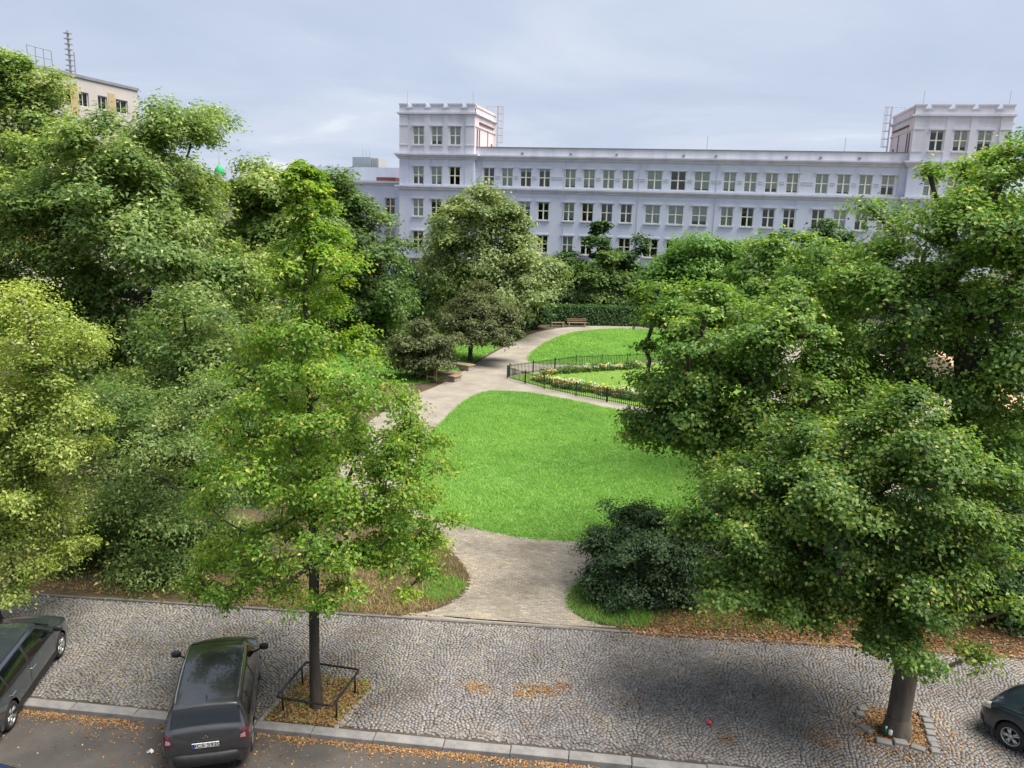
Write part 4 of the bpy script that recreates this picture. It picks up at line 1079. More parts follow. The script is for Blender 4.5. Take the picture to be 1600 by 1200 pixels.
make_tree('park_tree', 'bright', 'rounded fresh green tree in front of the school, behind the near maple', 'tree', M['leaf_fresh'], 40000, 0.36, 30, .22, boughs=77, bsize=0.91, twigs=8, wr=0.4, tri=True)
make_tree('park_tree', 'spruce', 'small dark tree against the school wall beyond the maples', 'tree', M['leaf_dark'], 14000, 0.36, 31, .15, boughs=34, bsize=0.80, twigs=6, wr=0.4, tri=True)
make_tree('evergreen_shrub', 'yew', 'dark rounded evergreen shrub at the right corner of the path entrance', 'shrub', M['leaf_yew'], 100000, 0.085, 32, .08, fork=.2, boughs=172, bsize=0.41, twigs=10, wr=0.36, droop=.1, flat=.8, fill=.3, tri=True)
make_tree('evergreen_shrub', 'right_bush', 'dark tall shrub on the leaf strewn soil beyond the linden', 'shrub', M['leaf_dark'], 30000, .12, 33, .08, fork=.2, boughs=95, bsize=0.52, twigs=9, wr=.3, tri=True)
make_tree('evergreen_shrub', 'under_bush', 'low dark undergrowth bush behind the linden trunk', 'shrub', M['leaf_dark'], 26000, .12, 34, .06, fork=.2, boughs=86, bsize=0.48, twigs=9, wr=.3, depth=.4, tri=True)
make_tree('park_bush', 'under_left', 'low shaded bush at the foot of the tall feathery bush', 'bush', M['leaf_dark'], 20000, .11, 35, .06, fork=.2, boughs=69, bsize=0.48, twigs=9, wr=.28, depth=.5, tri=True)

# clipped hedges: leaves spread over the skin of a rounded box
def hedge(label, p0, p1, w, h, n, leaf, mat, seed):
    g = np.random.default_rng(seed)
    p0, p1 = np.array(p0, float), np.array(p1, float); d = p1 - p0; L = np.linalg.norm(d); a = math.atan2(d[1], d[0])
    root = empty('clipped_hedge', (p0[0], p0[1], 0), (0, 0, a)); tag(root, label, 'hedge')
    x = g.uniform(0, L, n); th = g.uniform(0, 1, n)
    side = g.integers(0, 4, n)
    y = np.where(side == 0, -w / 2, np.where(side == 1, w / 2, g.uniform(-w / 2, w / 2, n)))
    z = np.where(side < 2, g.uniform(.05, h, n), h)
    P = np.stack([x, y, z], 1) + g.normal(0, .09, (n, 3)); P[:, 2] = np.maximum(P[:, 2], .05)
    N = np.stack([g.normal(0, .4, n), np.where(side == 0, -1, np.where(side == 1, 1, 0)) + g.normal(0, .4, n), np.where(side >= 2, 1.0, .5) + g.normal(0, .4, n)], 1)
    att = np.clip(g.beta(2.2, 2.4, n) * .8 + .15 * (patchy(x, z, 1.3) - .5), 0, .95)
    link('foliage', leaves_mesh('foliage', P, N, leaf * g.uniform(.7, 1.3, n), .35, mat, att, g, .2), root)
    m = MB()
    for k in range(int(L / .8)):
        m.tube([(.4 + k * .8, 0, 0), (.4 + k * .8 + g.normal(0, .1), 0, h * .7)], .04, 5)
    m.box(.15, L - .15, -w / 2 + .18, w / 2 - .18, .1, h - .2)
    m.build('branches', mat_flat('hedge_core', (.012, .02, .008), .95), root)
hedge('clipped dark hedge behind the two far benches', (-18, 84.6), (-4.6, 88.6), 1.6, 1.9, 16000, .2, M['leaf_dark'], 41)
hedge('clipped dark hedge along the far street behind the billowing tree', (-40, 86), (-19, 85), 1.8, 3.0, 15000, .24, M['leaf_dark'], 42)
hedge('clipped hedge along the far street behind the lawn, beyond the maples', (-2.5, 89.2), (24, 90), 1.4, 1.3, 14000, .22, M['leaf_dark'], 43)

# ================================================================== cars
def pchip(y, q):
    """monotone cubic through rows y (K, ...) at indices 0..K-1"""
    y = np.asarray(y, float); K = len(y)
    d = np.diff(y, axis=0); m = np.zeros_like(y)
    a, b = d[:-1], d[1:]
    with np.errstate(divide='ignore', invalid='ignore'):
        h = np.where(a * b > 0, 2 * a * b / (a + b), 0)
    m[1:-1] = h; m[0] = d[0]; m[-1] = d[-1]
    i = np.clip(np.floor(q).astype(int), 0, K - 2); t = (q - i).reshape((-1,) + (1,) * (y.ndim - 1))
    return (2 * t**3 - 3 * t**2 + 1) * y[i] + (t**3 - 2 * t**2 + t) * m[i] + (-2 * t**3 + 3 * t**2) * y[i + 1] + (t**3 - t**2) * m[i + 1]

SUV = [  # x_low, x_belt, x_top, w_bottom, w, w_belt, z_bottom, z_mid, z_belt, w_glass_top, z_glass_top, z_roof
    (-2.08, -2.07, -2.06, .25, .30, .28, .60, .74, .84, .22, .90, .92),
    (-2.07, -2.04, -2.02, .68, .78, .76, .36, .62, .98, .66, 1.08, 1.12),
    (-1.98, -1.96, -1.96, .80, .86, .84, .30, .62, 1.03, .70, 1.17, 1.20),
    (-1.82, -1.79, -1.74, .84, .88, .86, .25, .62, 1.04, .675, 1.48, 1.555),
    (-1.25, -1.25, -1.30, .84, .885, .868, .22, .62, 1.02, .68, 1.53, 1.60),
    (-.4, -.4, -.4, .84, .885, .868, .22, .62, 1.0, .685, 1.54, 1.62),
    (.3, .3, .25, .84, .885, .868, .22, .62, .99, .675, 1.51, 1.60),
    (.8, .8, .62, .84, .885, .865, .22, .62, .98, .65, 1.44, 1.54),
    (1.15, 1.15, 1.27, .84, .88, .85, .22, .62, .97, .66, 1.03, 1.07),
    (1.6, 1.6, 1.62, .83, .86, .82, .24, .60, .92, .62, .98, 1.01),
    (1.93, 1.92, 1.88, .74, .79, .74, .28, .57, .80, .54, .87, .90),
    (2.08, 2.06, 2.0, .56, .62, .58, .34, .56, .70, .42, .75, .77),
    (2.11, 2.11, 2.10, .25, .30, .28, .50, .58, .62, .22, .64, .65)]

class CarShape:
    def __init__(s, rings, sx, sy, sz):
        G = []
        for (xl, xb, xt, wb, w, wl, zb, zm, zl, wg, zg, zr) in rings:
            G.append([(xl, 0, zb), (xl, wb, zb), (xl, w * .985, zb + (zm - zb) * .4), (xl, w, zm), (xb, wl, zl), (xt, wg, zg), (xt, wg * .9, zr - .012), (xt, wg * .45, zr + .012), (xt, 0, zr + .02)])
        s.G = np.array(G) * (sx, sy, sz)
        s.nu, s.nv = s.G.shape[:2]
    def at(s, u, v):
        """points for equal length arrays u, v"""
        u = np.asarray(u, float).ravel(); v = np.asarray(v, float).ravel()
        row = pchip(s.G, u)                      # (n, nv, 3)
        i = np.clip(np.floor(v).astype(int), 0, s.nv - 2); t = (v - i)[:, None]
        d = np.diff(row, axis=1)
        m = np.zeros_like(row)
        a, b = d[:, :-1], d[:, 1:]
        with np.errstate(divide='ignore', invalid='ignore'):
            m[:, 1:-1] = np.where(a * b > 0, 2 * a * b / (a + b), 0)
        m[:, 0] = d[:, 0]; m[:, -1] = d[:, -1]
        n = np.arange(len(u))
        y0, y1, m0, m1 = row[n, i], row[n, i + 1], m[n, i], m[n, i + 1]
        return (2 * t**3 - 3 * t**2 + 1) * y0 + (t**3 - 2 * t**2 + t) * m0 + (-2 * t**3 + 3 * t**2) * y1 + (t**3 - t**2) * m1
    def normal(s, u, v):
        e = .02
        a = s.at(np.clip(u + e, 0, s.nu - 1), v) - s.at(np.clip(u - e, 0, s.nu - 1), v)
        b = s.at(u, np.clip(v + e, 0, s.nv - 1)) - s.at(u, np.clip(v - e, 0, s.nv - 1))
        n = np.cross(a, b)
        n = unit(n)
        p = s.at(u, v); c = p - np.array((0, 0, .75)) ; c[:, 0] *= .35
        return np.where((n * c).sum(1, keepdims=True) < 0, -n, n)
    def body(s):
        nu, nv = (s.nu - 1) * 6 + 1, (s.nv - 1) * 5 + 1
        u, v = np.meshgrid(np.linspace(0, s.nu - 1, nu), np.linspace(0, s.nv - 1, nv), indexing='ij')
        P = s.at(u, v).reshape(nu, nv, 3)
        m = MB(); half = []
        ids = {}
        verts = []
        def vid(i, j, sd):
            y0 = j == 0 or j == nv - 1
            k = (i, j, 1 if y0 else sd)
            if k not in ids:
                p = P[i, j]
                ids[k] = len(verts); verts.append((p[0], 0 if y0 else p[1] * sd, p[2]))
            return ids[k]
        fs = []
        for sd in (1, -1):
            for i in range(nu - 1):
                for j in range(nv - 1):
                    q = [vid(i, j, sd), vid(i + 1, j, sd), vid(i + 1, j + 1, sd), vid(i, j + 1, sd)]
                    fs.append(q if sd > 0 else q[::-1])
        for i, rev in ((0, False), (nu - 1, True)):
            loop = [vid(i, j, 1) for j in range(nv)] + [vid(i, j, -1) for j in range(nv - 2, 0, -1)]
            fs.append(loop[::-1] if rev else loop)
        return MB().add(verts, fs)
    def patch(s, corners, off, side, nu=8, nv=6, both=False):
        """corners (u,v) x4 going round; side +1 left, -1 right; both joins the two halves over the middle"""
        a, b, c, d = [np.array(q, float) for q in corners]
        f, g_ = np.meshgrid(np.linspace(0, 1, nu), np.linspace(0, 1, nv), indexing='ij')
        f, g_ = f.ravel()[:, None], g_.ravel()[:, None]
        uv = a * (1 - f) * (1 - g_) + b * f * (1 - g_) + c * f * g_ + d * (1 - f) * g_
        P = s.at(uv[:, 0], uv[:, 1]) + s.normal(uv[:, 0], np.minimum(uv[:, 1], s.nv - 1.02)) * off
        m = MB()
        for sd in ((1, -1) if both else (side,)):
            q = P.copy(); q[:, 1] *= sd
            fs = [(i * nv + j, (i + 1) * nv + j, (i + 1) * nv + j + 1, i * nv + j + 1) for i in range(nu - 1) for j in range(nv - 1)]
            m.add(q, fs if sd > 0 else [t_[::-1] for t_ in fs])
        return m

M['car_glass'] = mat_flat('car_glass', (.004, .006, .006), .03, 0, 0, .7)
M['black_plastic'] = mat_noise('black_plastic', (.010, .010, .011), (.02, .02, .021), 8, .55)
M['tyre'] = mat_noise('tyre_rubber', (.010, .010, .010), (.022, .021, .02), 12, .85)
M['alloy'] = mat_flat('alloy_silver', (.50, .50, .50), .35, .7)
M['tail'] = mat_flat('tail_light_red', (.085, .01, .014), .12, 0, .6)
M['tail_clear'] = mat_flat('tail_light_clear', (.26, .21, .23), .15, 0, .6)
M['head_light'] = mat_flat('head_light', (.62, .62, .58), .12, .2, .8)
M['chrome'] = mat_flat('chrome', (.55, .55, .57), .15, 1.0)
def paint(name, c):
    m, t, b = nodes(name)
    n = ramp(t, noise(t, 2.0, 5), [(.3, tuple(v * .92 for v in c)), (.7, tuple(v * 1.1 for v in c))])
    d = ramp(t, noise(t, 5.0, 8, .7), [(.45, (0, 0, 0)), (.8, (.16, .15, .13))])
    t.links.new(mixc(t, .12, n, d, 'ADD'), b.inputs['Base Color'])
    b.inputs['Metallic'].default_value = .75; b.inputs['Roughness'].default_value = .28
    b.inputs['Coat Weight'].default_value = 1.0; b.inputs['Coat Roughness'].default_value = .04
    return m

def wheel_meshes(r, w):
    ty = MB().lathe([(r * .66, -w / 2 + .01), (r * .8, -w / 2), (r * .95, -w / 2 + .015), (r, -w / 4), (r, w / 4), (r * .95, w / 2 - .015), (r * .8, w / 2), (r * .66, w / 2 - .01)], 28, axis='y')
    rim = MB().lathe([(r * .66, w / 2 - .012), (r * .62, w / 2 - .008), (r * .6, w / 2 - .04), (r * .56, w / 2 - .09)], 28, axis='y')
    for k in range(5):
        a = 2 * math.pi * k / 5
        for da in (-.16, .16):
            c0, s0 = math.cos(a + da * .4), math.sin(a + da * .4); c1, s1 = math.cos(a + da), math.sin(a + da)
            rim.tube([(c0 * r * .1, w / 2 - .03, s0 * r * .1), (c1 * r * .6, w / 2 - .022, s1 * r * .6)], [r * .085, r * .06], 6)
    rim.lathe([(r * .17, w / 2 - .05), (r * .17, w / 2 - .01), (r * .12, w / 2), (.001, w / 2)], 14, axis='y')
    back = MB().lathe([(r * .6, w / 2 - .09), (.001, w / 2 - .09)], 20, axis='y')
    return ty.mesh('wheel', M['tyre'], True), rim.mesh('rim', M['alloy'], True), back.mesh('brake_disc', M['black_plastic'])
WHEEL = wheel_meshes(.325, .2)

def boolean_cut(me, cutters):
    o = link('tmp_body', me); tmp = []
    for c in cutters:
        co = link('tmp_cut', c.mesh('tmp_cut')); tmp.append(co)
        md = o.modifiers.new('b', 'BOOLEAN'); md.operation = 'DIFFERENCE'; md.object = co; md.solver = 'EXACT'
    bpy.context.view_layer.update()
    dg = bpy.context.evaluated_depsgraph_get()
    r = bpy.data.meshes.new_from_object(o.evaluated_get(dg))
    for x in tmp + [o]: bpy.data.objects.remove(x)
    return r

def flat_text(s_, size, name, mat, parent, loc, rot):
    cu = bpy.data.curves.new(name, 'FONT'); cu.body = s_; cu.size = size; cu.align_x = 'CENTER'; cu.align_y = 'CENTER'; cu.offset = size * .006
    o = link('tmp_text', cu)
    bpy.context.view_layer.update()
    me = bpy.data.meshes.new_from_object(o.evaluated_get(bpy.context.evaluated_depsgraph_get()))
    bpy.data.objects.remove(o)
    me.materials.clear(); me.materials.append(mat); me.name = name
    return link(name, me, parent, loc, rot)

def make_car(name, label, color, sx=1, sy=1, sz=1, wb=(-1.28, 1.30), plate=None, estate=False, rings=SUV, group='cars parked along the pavement'):
    root = empty(name); tag(root, label, 'car', group)
    S = CarShape(rings, sx, sy, sz); pm = paint(name + '_paint', color)
    wxs = (wb[0] * sx, wb[1] * sx); half = .885 * sy
    cut = []
    for wx_ in wxs:
        for sd in (1, -1):
            m = MB().lathe([(.001, half - .28 if sd > 0 else -half - .1), (.375, half - .28 if sd > 0 else -half - .1), (.375, half + .1 if sd > 0 else -half + .28), (.001, half + .1 if sd > 0 else -half + .28)], 28, (wx_, 0, .335), axis='y')
            cut.append(m)
    me0 = S.body().mesh('body', pm, True)
    try:
        me = boolean_cut(me0, cut)
        if len(me.polygons) < 500: me = me0
    except Exception:
        me = me0
    me.polygons.foreach_set('use_smooth', [True] * len(me.polygons))
    body = link('body', me, root)
    wn_ = body.modifiers.new('wn', 'WEIGHTED_NORMAL') if False else None
    for wx_ in wxs:
        for sd in (1, -1):
            w = link('wheel', WHEEL[0], root, (wx_, sd * (half - .105), .325), (0, random.Random(wx_).uniform(0, 1) if False else 0, 0 if sd > 0 else math.pi))
            link('rim', WHEEL[1], w); link('brake_disc', WHEEL[2], w)
    P = lambda nm, cor, off, mat, side=1, both=False, nu=8, nv=6, par=root: S.patch(cor, off, side, nu, nv, both).build(nm, mat, par, smooth=True)
    # glass
    trim = M['black_plastic']
    P('windscreen', [(7.08, 5.12), (7.93, 5.12), (7.93, 8), (7.08, 8)], .004, M['car_glass'], both=True, nu=10, nv=12)
    P('rear_window_frame', [(2.02, 4.95), (2.93, 4.95), (2.93, 8), (2.02, 8)], .0025, trim, both=True, nu=10, nv=12)
    P('rear_window', [(2.12, 5.0), (2.86, 5.0), (2.86, 8), (2.12, 8)], .004, M['car_glass'], both=True, nu=10, nv=12)
    for sd in (1, -1):
        P('window_trim', [(3.0, 4.08), (7.62, 4.06), (6.95, 4.95), (3.3, 4.95)], .0035, trim, sd, nu=24)
        P('side_window', [(3.25, 4.2), (3.95, 4.16), (3.95, 4.9), (3.5, 4.9)], .007, M['car_glass'], sd)
        P('side_window', [(4.05, 4.14), (5.05, 4.12), (5.05, 4.9), (4.05, 4.9)], .007, M['car_glass'], sd)
        P('side_window', [(5.2, 4.12), (7.4, 4.12), (6.75, 4.9), (5.2, 4.9)], .007, M['car_glass'], sd, nu=12)
        P('sill_cladding', [(3.9, 1.2), (7.9, 1.2), (7.9, 2.25), (3.9, 2.25)], .006, trim, sd, nu=16)
        # door seams
        for uu in (4.0, 5.12, 7.5):
            P('door_seam', [(uu, 2.3), (uu + .018, 2.3), (uu + .018, 4.05), (uu, 4.05)], .003, trim, sd, nu=2, nv=12)
        for uu in (4.15, 5.3):
            pt = S.at([uu], [3.62])[0]
            MB().box(-.1, .1, -.018, .018, -.016, .016, .008).build('door_handle', M['chrome'] if estate else pm, root, (pt[0], sd * (pt[1] + .012), pt[2]))
        # lights
        P('tail_light', [(.70, 3.6), (2.1, 3.5), (2.3, 4.3), (.84, 4.6)], .007, M['tail'], sd)
        P('reversing_light', [(.74, 3.78), (1.2, 3.68), (1.2, 4.08), (.79, 4.1)], .009, M['tail_clear'], sd)
        P('head_light', [(9.55, 3.55), (11.0, 3.5), (10.8, 4.45), (9.7, 4.3)], .008, M['head_light'], sd)
        P('rear_reflector', [(.95, 2.2), (1.3, 2.2), (1.3, 2.45), (.95, 2.45)], .012, M['tail'], sd)
        # mirror
        mp_ = S.at([7.2], [4.2])[0]
        mr = MB().lathe([(.001, -.11), (.06, -.10), (.085, -.04), (.085, .03), (.06, .09), (.001, .1)], 12, axis='y')
        mo = mr.build('wing_mirror', trim, root, (mp_[0] + .05, sd * (mp_[1] + .17), mp_[2] + .09), smooth=True); mo.scale = (.75, 1.05, 1)
        MB().tube([(mp_[0], sd * (mp_[1] - .03), mp_[2] + .0), (mp_[0] + .03, sd * (mp_[1] + .1), mp_[2] + .06)], .025, 6).build('mirror_arm', trim, root)
        # roof rail
        a = S.at(np.linspace(3.4, 6.6, 9), np.full(9, 5.75))
        MB().tube([(p[0], sd * p[1], p[2] + (.028 if 0 < i < 8 else .0)) for i, p in enumerate(a)], .014, 6).build('roof_rail', M['chrome'] if not estate else trim, root)
    sec = [(.10, .33), (-.015, .345), (-.045, .42), (-.05, .54), (-.025, .615), (.03, .63), (.12, .6)]
    bv, bfs = [], []
    yb = [math.sin(k / 14 * math.pi - math.pi / 2) for k in range(15)]
    for yy in yb:
        x_b = (-2.10 + .30 * abs(yy) ** 5) * sx
        for dx_, z_ in sec: bv.append((x_b + dx_ * (1 - .25 * abs(yy) ** 6), yy * (.885 + .02) * sy, z_ * sz))
    ns_ = len(sec)
    for k in range(14):
        for j in range(ns_ - 1): bfs.append((k * ns_ + j, k * ns_ + j + 1, (k + 1) * ns_ + j + 1, (k + 1) * ns_ + j))
    MB().add(bv, bfs).build('rear_bumper', trim, root, smooth=True)
    P('tailgate_seam', [(.3, 2.9), (1.75, 2.9), (1.75, 2.97), (.3, 2.97)], .004, trim, both=True, nu=14, nv=2)
    P('front_bumper', [(10.0, 1.0), (11.6, 1.0), (11.6, 2.4), (10.0, 2.4)], .01, trim, both=True, nu=12)
    P('grille', [(10.95, 3.0), (11.8, 3.0), (11.8, 3.6), (10.95, 3.6)], .01, trim, both=True)
    for uu, nm in ((8.03, 'bonnet_seam'),):
        P(nm, [(uu, 5.05), (uu + .03, 5.05), (uu + .03, 8), (uu, 8)], .004, trim, both=True, nu=2, nv=12)
    ra_ = S.at([3.55], [8])[0]
    MB().tube([(ra_[0], 0, ra_[2] - .01), (ra_[0] - .12, 0, ra_[2] + .16)], [.012, .004], 6).build('aerial', trim, root)
    xr = S.G[0, 4, 0]
    MB().box(-.012, .0, -.27, .27, 0, .0, 0) if False else None
    zpl = .84 * sz
    pl = MB().box(-.008, .008, -.27, .27, -.06, .06).build('number_plate', M['white'], root, (xr - .026, 0, zpl), (0, R(-6), 0))
    MB().box(-.0015, .0, .215, .268, -.056, .056).build('plate_band', mat_flat('plate_blue', (.02, .06, .42), .5), pl, (-.0085, 0, 0))
    if plate:
        flat_text(plate, .135, 'plate_text', mat_flat('plate_black', (.01, .01, .01), .6), pl, (-.0105, -.025, 0), (R(90), 0, R(-90)))
    em = MB()
    em.lathe([(.042, -.004), (.052, -.004), (.052, .004), (.042, .004), (.042, -.004)], 20, axis='y')
    em.tube([(-.07, 0, .004), (.012, 0, .012), (-.012, 0, -.012), (.07, 0, -.004)], .006, 5)
    ep = S.at([.62], [4.7])[0]
    em.build('emblem', M['chrome'], root, (xr - .012, 0, zpl + .17), (0, 0, R(90)))
    return root

def place(car, rear, front, side, half=.86, wb=2.58, rear_x=-1.28):
    """rear and front: where the wheels of one side touch the ground (x, y, z)"""
    r, f = Vector(rear), Vector(front)
    d = (f - r).normalized()
    yaw = math.atan2(d.y, d.x); pitch = -math.asin(d.z)
    left = Vector((-math.sin(yaw), math.cos(yaw), 0))
    o = r - d * rear_x - left * side * half
    car.location = o; car.rotation_euler = (0, pitch, yaw)

suv = make_car('parked_car', 'black compact crossover parked nose up over the kerb, showing number plate 9C5 5920', (.075, .076, .082), plate='9C5 5920')
place(suv, (-8.82, 14.24, -.12), (-9.98, 16.58, 0), -1)
wag = make_car('parked_car', 'dark blue grey estate car parked beside the black crossover, with silver wheels', (.085, .11, .135), 1.1, 1.02, .93, (-1.28, 1.30), estate=True)
place(wag, (-14.42, 13.45, -.12), (-15.42, 16.05, 0), -1, rear_x=-1.28 * 1.1, half=.88)
teal = make_car('parked_car', 'dark teal car with a pale headlight parked on the cobbles past the linden', (.03, .048, .07), 1.04, 1.02, .98, (-1.28, 1.30), estate=True)
place(teal, (9.85, 16.62, 0), (8.05, 18.42, 0), 1, half=.86, rear_x=-1.28 * 1.04)
blue = make_car('parked_car', 'bright blue car on the asphalt below the estate car', (.01, .10, .55), 1.0, 1.0, .96, estate=True)
place(blue, (-13.0, 10.96, -.12), (-10.4, 10.96, -.12), 1)
white = make_car('parked_car', 'white car on the far street, glimpsed past the end of the clipped hedge', (.70, .72, .75), 1, 1, .95, estate=True, group='cars on the far street')
place(white, (-5.9, 95.6, .006), (-3.3, 95.6, .006), -1)

# ================================================================== street and park furniture
# pipe railing round the front tree
rail = empty('tree_railing', (-8.08, 16.03, 0)); tag(rail, 'square black pipe railing around the slender front tree', 'railing')
cs = [(-.70, -.78), (.71, -.76), (.71, .80), (-.72, .77)]
def rounded(cs_, z, r=.1):
    pts = []
    n_ = len(cs_)
    for i in range(n_):
        p = Vector((*cs_[i], z)); a = Vector((*cs_[i - 1], z)); b = Vector((*cs_[(i + 1) % n_], z))
        u, w = (a - p).normalized(), (b - p).normalized()
        for k in range(5):
            f_ = k / 4
            pts.append(p + u * r * (1 - f_) ** 2 + w * r * f_ ** 2)
    return pts + [pts[0]]
MB().tube(rounded(cs, .5), .028, 8).build('top_rail', M['iron'], rail, smooth=True)
for x_, y_ in ((-.66, -.55), (.68, -.5), (.69, .55), (-.69, .5)):
    MB().tube([(x_, y_, -.02), (x_ * 1.02, y_, .49)], .026, 8).build('post', M['iron'], rail, smooth=True)
# rows of setts edging the pit
pit_edge = empty('tree_pit_edging', (-7.1, 16.0, 0)); tag(pit_edge, 'row of pale stones edging the railed tree pit', 'stones')
sm = MB().box(-.08, .08, -.05, .05, -.03, .02, .012).mesh('stone', M['kerb'])
for k in range(9):
    p = np.array(st(1.5, .3)) * (1 - k / 8) + np.array((-7.05, 16.9)) * k / 8
    link('stone', sm, pit_edge, (p[0] + 7.1, p[1] - 16.0, .0), (0, 0, R(100 + rk.uniform(-8, 8))))
for k in range(6):
    p = np.array(st(-.32, .34)) * (1 - k / 5) + np.array((-9.05, 15.9)) * k / 5
    link('stone', sm, pit_edge, (p[0] + 7.1, p[1] - 16.0, .0), (0, 0, R(96 + rk.uniform(-8, 8))))

# loose stones round the linden
for i, (x_, y_, w_, d_, a_) in enumerate([(4.85, 18.42, .34, .2, -52), (5.15, 17.98, .34, .2, -6), (5.52, 18.05, .32, .2, 4), (5.88, 17.97, .3, .18, -22), (6.22, 17.94, .2, .18, 5), (6.27, 18.16, .2, .18, 8), (6.27, 18.38, .2, .18, 4),
                                          (6.30, 18.62, .22, .18, 6), (6.34, 18.88, .24, .18, 9), (6.37, 19.13, .22, .17, 4), (6.34, 19.36, .24, .17, -4), (4.80, 18.96, .2, .18, 3), (4.92, 19.25, .22, .18, 10)]):
    o = MB().box(-w_ / 2, w_ / 2, -d_ / 2, d_ / 2, -.02, rk.uniform(.06, .10), .02).build('loose_stone', M['kerb'], None, (x_, y_, 0), (rk.uniform(-.08, .08), rk.uniform(-.1, .1), R(a_)))
    long_ = ['long grey stone lying aslant at the corner of the ring beside the bottle', 'long flat stone directly in front of the green bottle', 'long stone wedged before the trunk between two other long stones', 'slightly turned long stone next to the row of squarish ones']
    tag(o, long_[i] if i < 4 else 'small squarish stone in the ring around the linden trunk', 'stone', 'stones around the linden trunk')
c_ = empty('grave_candle', (5.33, 18.22, 0)); tag(c_, 'white and red candle cup standing against the linden trunk', 'candle')
MB().lathe([(.001, 0), (.04, 0), (.045, .1)], 12).build('cup', mat_flat('candle_red', (.45, .03, .03), .3), c_, smooth=True)
MB().lathe([(.045, .1), (.047, .19), (.03, .21), (.001, .21)], 12).build('lid', M['white'], c_, smooth=True)
c_ = empty('glass_bottle', (5.24, 18.27, 0)); tag(c_, 'dark green bottle with white cap beside the red candle cup', 'bottle')
MB().lathe([(.001, 0), (.045, 0), (.047, .15), (.02, .2)], 12).build('body', mat_flat('bottle_green', (.015, .10, .04), .15), c_, smooth=True)
MB().lathe([(.02, .2), (.024, .21), (.024, .25), (.001, .25)], 12).build('cap', M['white'], c_, smooth=True)
o = MB().lathe([(.001, 0), (.04, .005), (.062, .04), (.05, .08), (.02, .1), (.001, .1)], 14).build('red_ball', mat_flat('red_plastic', (.55, .05, .06), .5), None, (1.19, 17.64, .002), smooth=True)
tag(o, 'small red ball lying on the cobbles', 'ball')
m = MB(); 
for k in range(7):
    a = k * .9; m.add([(0, 0, .02), (.09 * math.cos(a), .07 * math.sin(a), .01), (.08 * math.cos(a + .9), .06 * math.sin(a + .9), .05 if k % 2 else .015)], [(0, 1, 2)])
o = m.build('paper_scrap', M['white'], None, (-10.9, 13.51, -.118)); tag(o, 'crumpled white paper scrap on the asphalt behind the crossover', 'paper')

# low iron fence round the flower bed
fence = empty('iron_fence', (-12.5, 55.7, 0)); tag(fence, 'low dark iron fence with thin pickets around the flower bed', 'fence')
pk = MB().box(-.014, .014, -.014, .014, .04, .88).mesh('picket', M['fence_iron'])
po = MB().box(-.03, .03, -.03, .03, 0, .98, .012).mesh('post', M['fence_iron'])
cnt = 0; rest_p = MB()
segs = [(0, 1), (9, 0), (1, 2), (2, 3), (9, 8), (8, 7), (7, 6), (5, 6), (3, 4), (4, 5)]
for a, b in segs:
    A = Vector((*FENCE[a], 0)); B = Vector((*FENCE[b], 0)); L = (B - A).length; d = (B - A) / L
    ang_ = math.atan2(d.y, d.x)
    n_ = max(1, round(L / 2.0))
    for k in range(n_ + 1):
        if k == n_ and (a, b) not in ((8, 7), (2, 3)): continue
        p = A + d * L * k / n_
        link('post', po, fence, (p.x + 12.5, p.y - 55.7, 0), (0, 0, ang_))
    for z in (.14, .78):
        r_ = MB().box(0, L, -.014, .014, z - .014, z + .014).build('rail', M['fence_iron'], fence, (A.x + 12.5, A.y - 55.7, 0), (0, 0, ang_))
    np_ = int(L / .14)
    for k in range(1, np_):
        p = A + d * (L * k / np_)
        if cnt < 298:
            link('picket', pk, fence, (p.x + 12.5, p.y - 55.7, 0), (0, 0, ang_)); cnt += 1
        else:
            rest_p.box(p.x + 12.5 - .011, p.x + 12.5 + .011, p.y - 55.7 - .011, p.y - 55.7 + .011, .04, .86)
tag(rest_p.build('picket_row', M['fence_iron'], fence), kind='stuff')

# bedding plants along the inside of the fence
def plant_mesh(seed, cols_leaf, flower, nl=70, nf=26, r=.28, h=.38):
    g = np.random.default_rng(seed)
    th = g.uniform(0, 2 * math.pi, nl); rr = r * np.sqrt(g.uniform(0, 1, nl))
    P = np.stack([rr * np.cos(th), rr * np.sin(th), h * g.uniform(.1, .85, nl) * (1 - .4 * (rr / r) ** 2)], 1)
    lm = leaves_mesh('foliage', P, np.array((0, 0, 1.0)) + g.normal(0, .5, (nl, 3)), np.full(nl, .13), .35, cols_leaf, g.uniform(0, .95, nl), g, .3)
    th = g.uniform(0, 2 * math.pi, nf); rr = r * np.sqrt(g.uniform(0, 1, nf))
    P = np.stack([rr * np.cos(th), rr * np.sin(th), h * (1.0 - .35 * (rr / r) ** 2) + g.normal(0, .02, nf)], 1)
    fm = leaves_mesh('blossom', P, np.array((0, 0, 1.0)) + g.normal(0, .35, (nf, 3)), np.full(nf, .085), .5, flower, g.uniform(0, 1, nf), g, 0)
    return lm, fm
FL = {'yellow': [(0, (.52, .46, .10)), (1, (.66, .62, .24))], 'orange': [(0, (.55, .28, .08)), (1, (.65, .42, .16))], 'white': [(0, (.55, .55, .45)), (1, (.70, .70, .6))],
      'rust red': [(0, (.24, .07, .04)), (1, (.36, .15, .07))], 'dark purple': [(0, (.06, .02, .03)), (1, (.12, .04, .05))], 'leafy green': [(0, (.06, .13, .03)), (1, (.12, .2, .05))]}
PM = {k: plant_mesh(50 + i, M['leaf_bright'], mat_leaf('petal_' + k.replace(' ', '_'), v, .25, .03)) for i, (k, v) in enumerate(FL.items())}
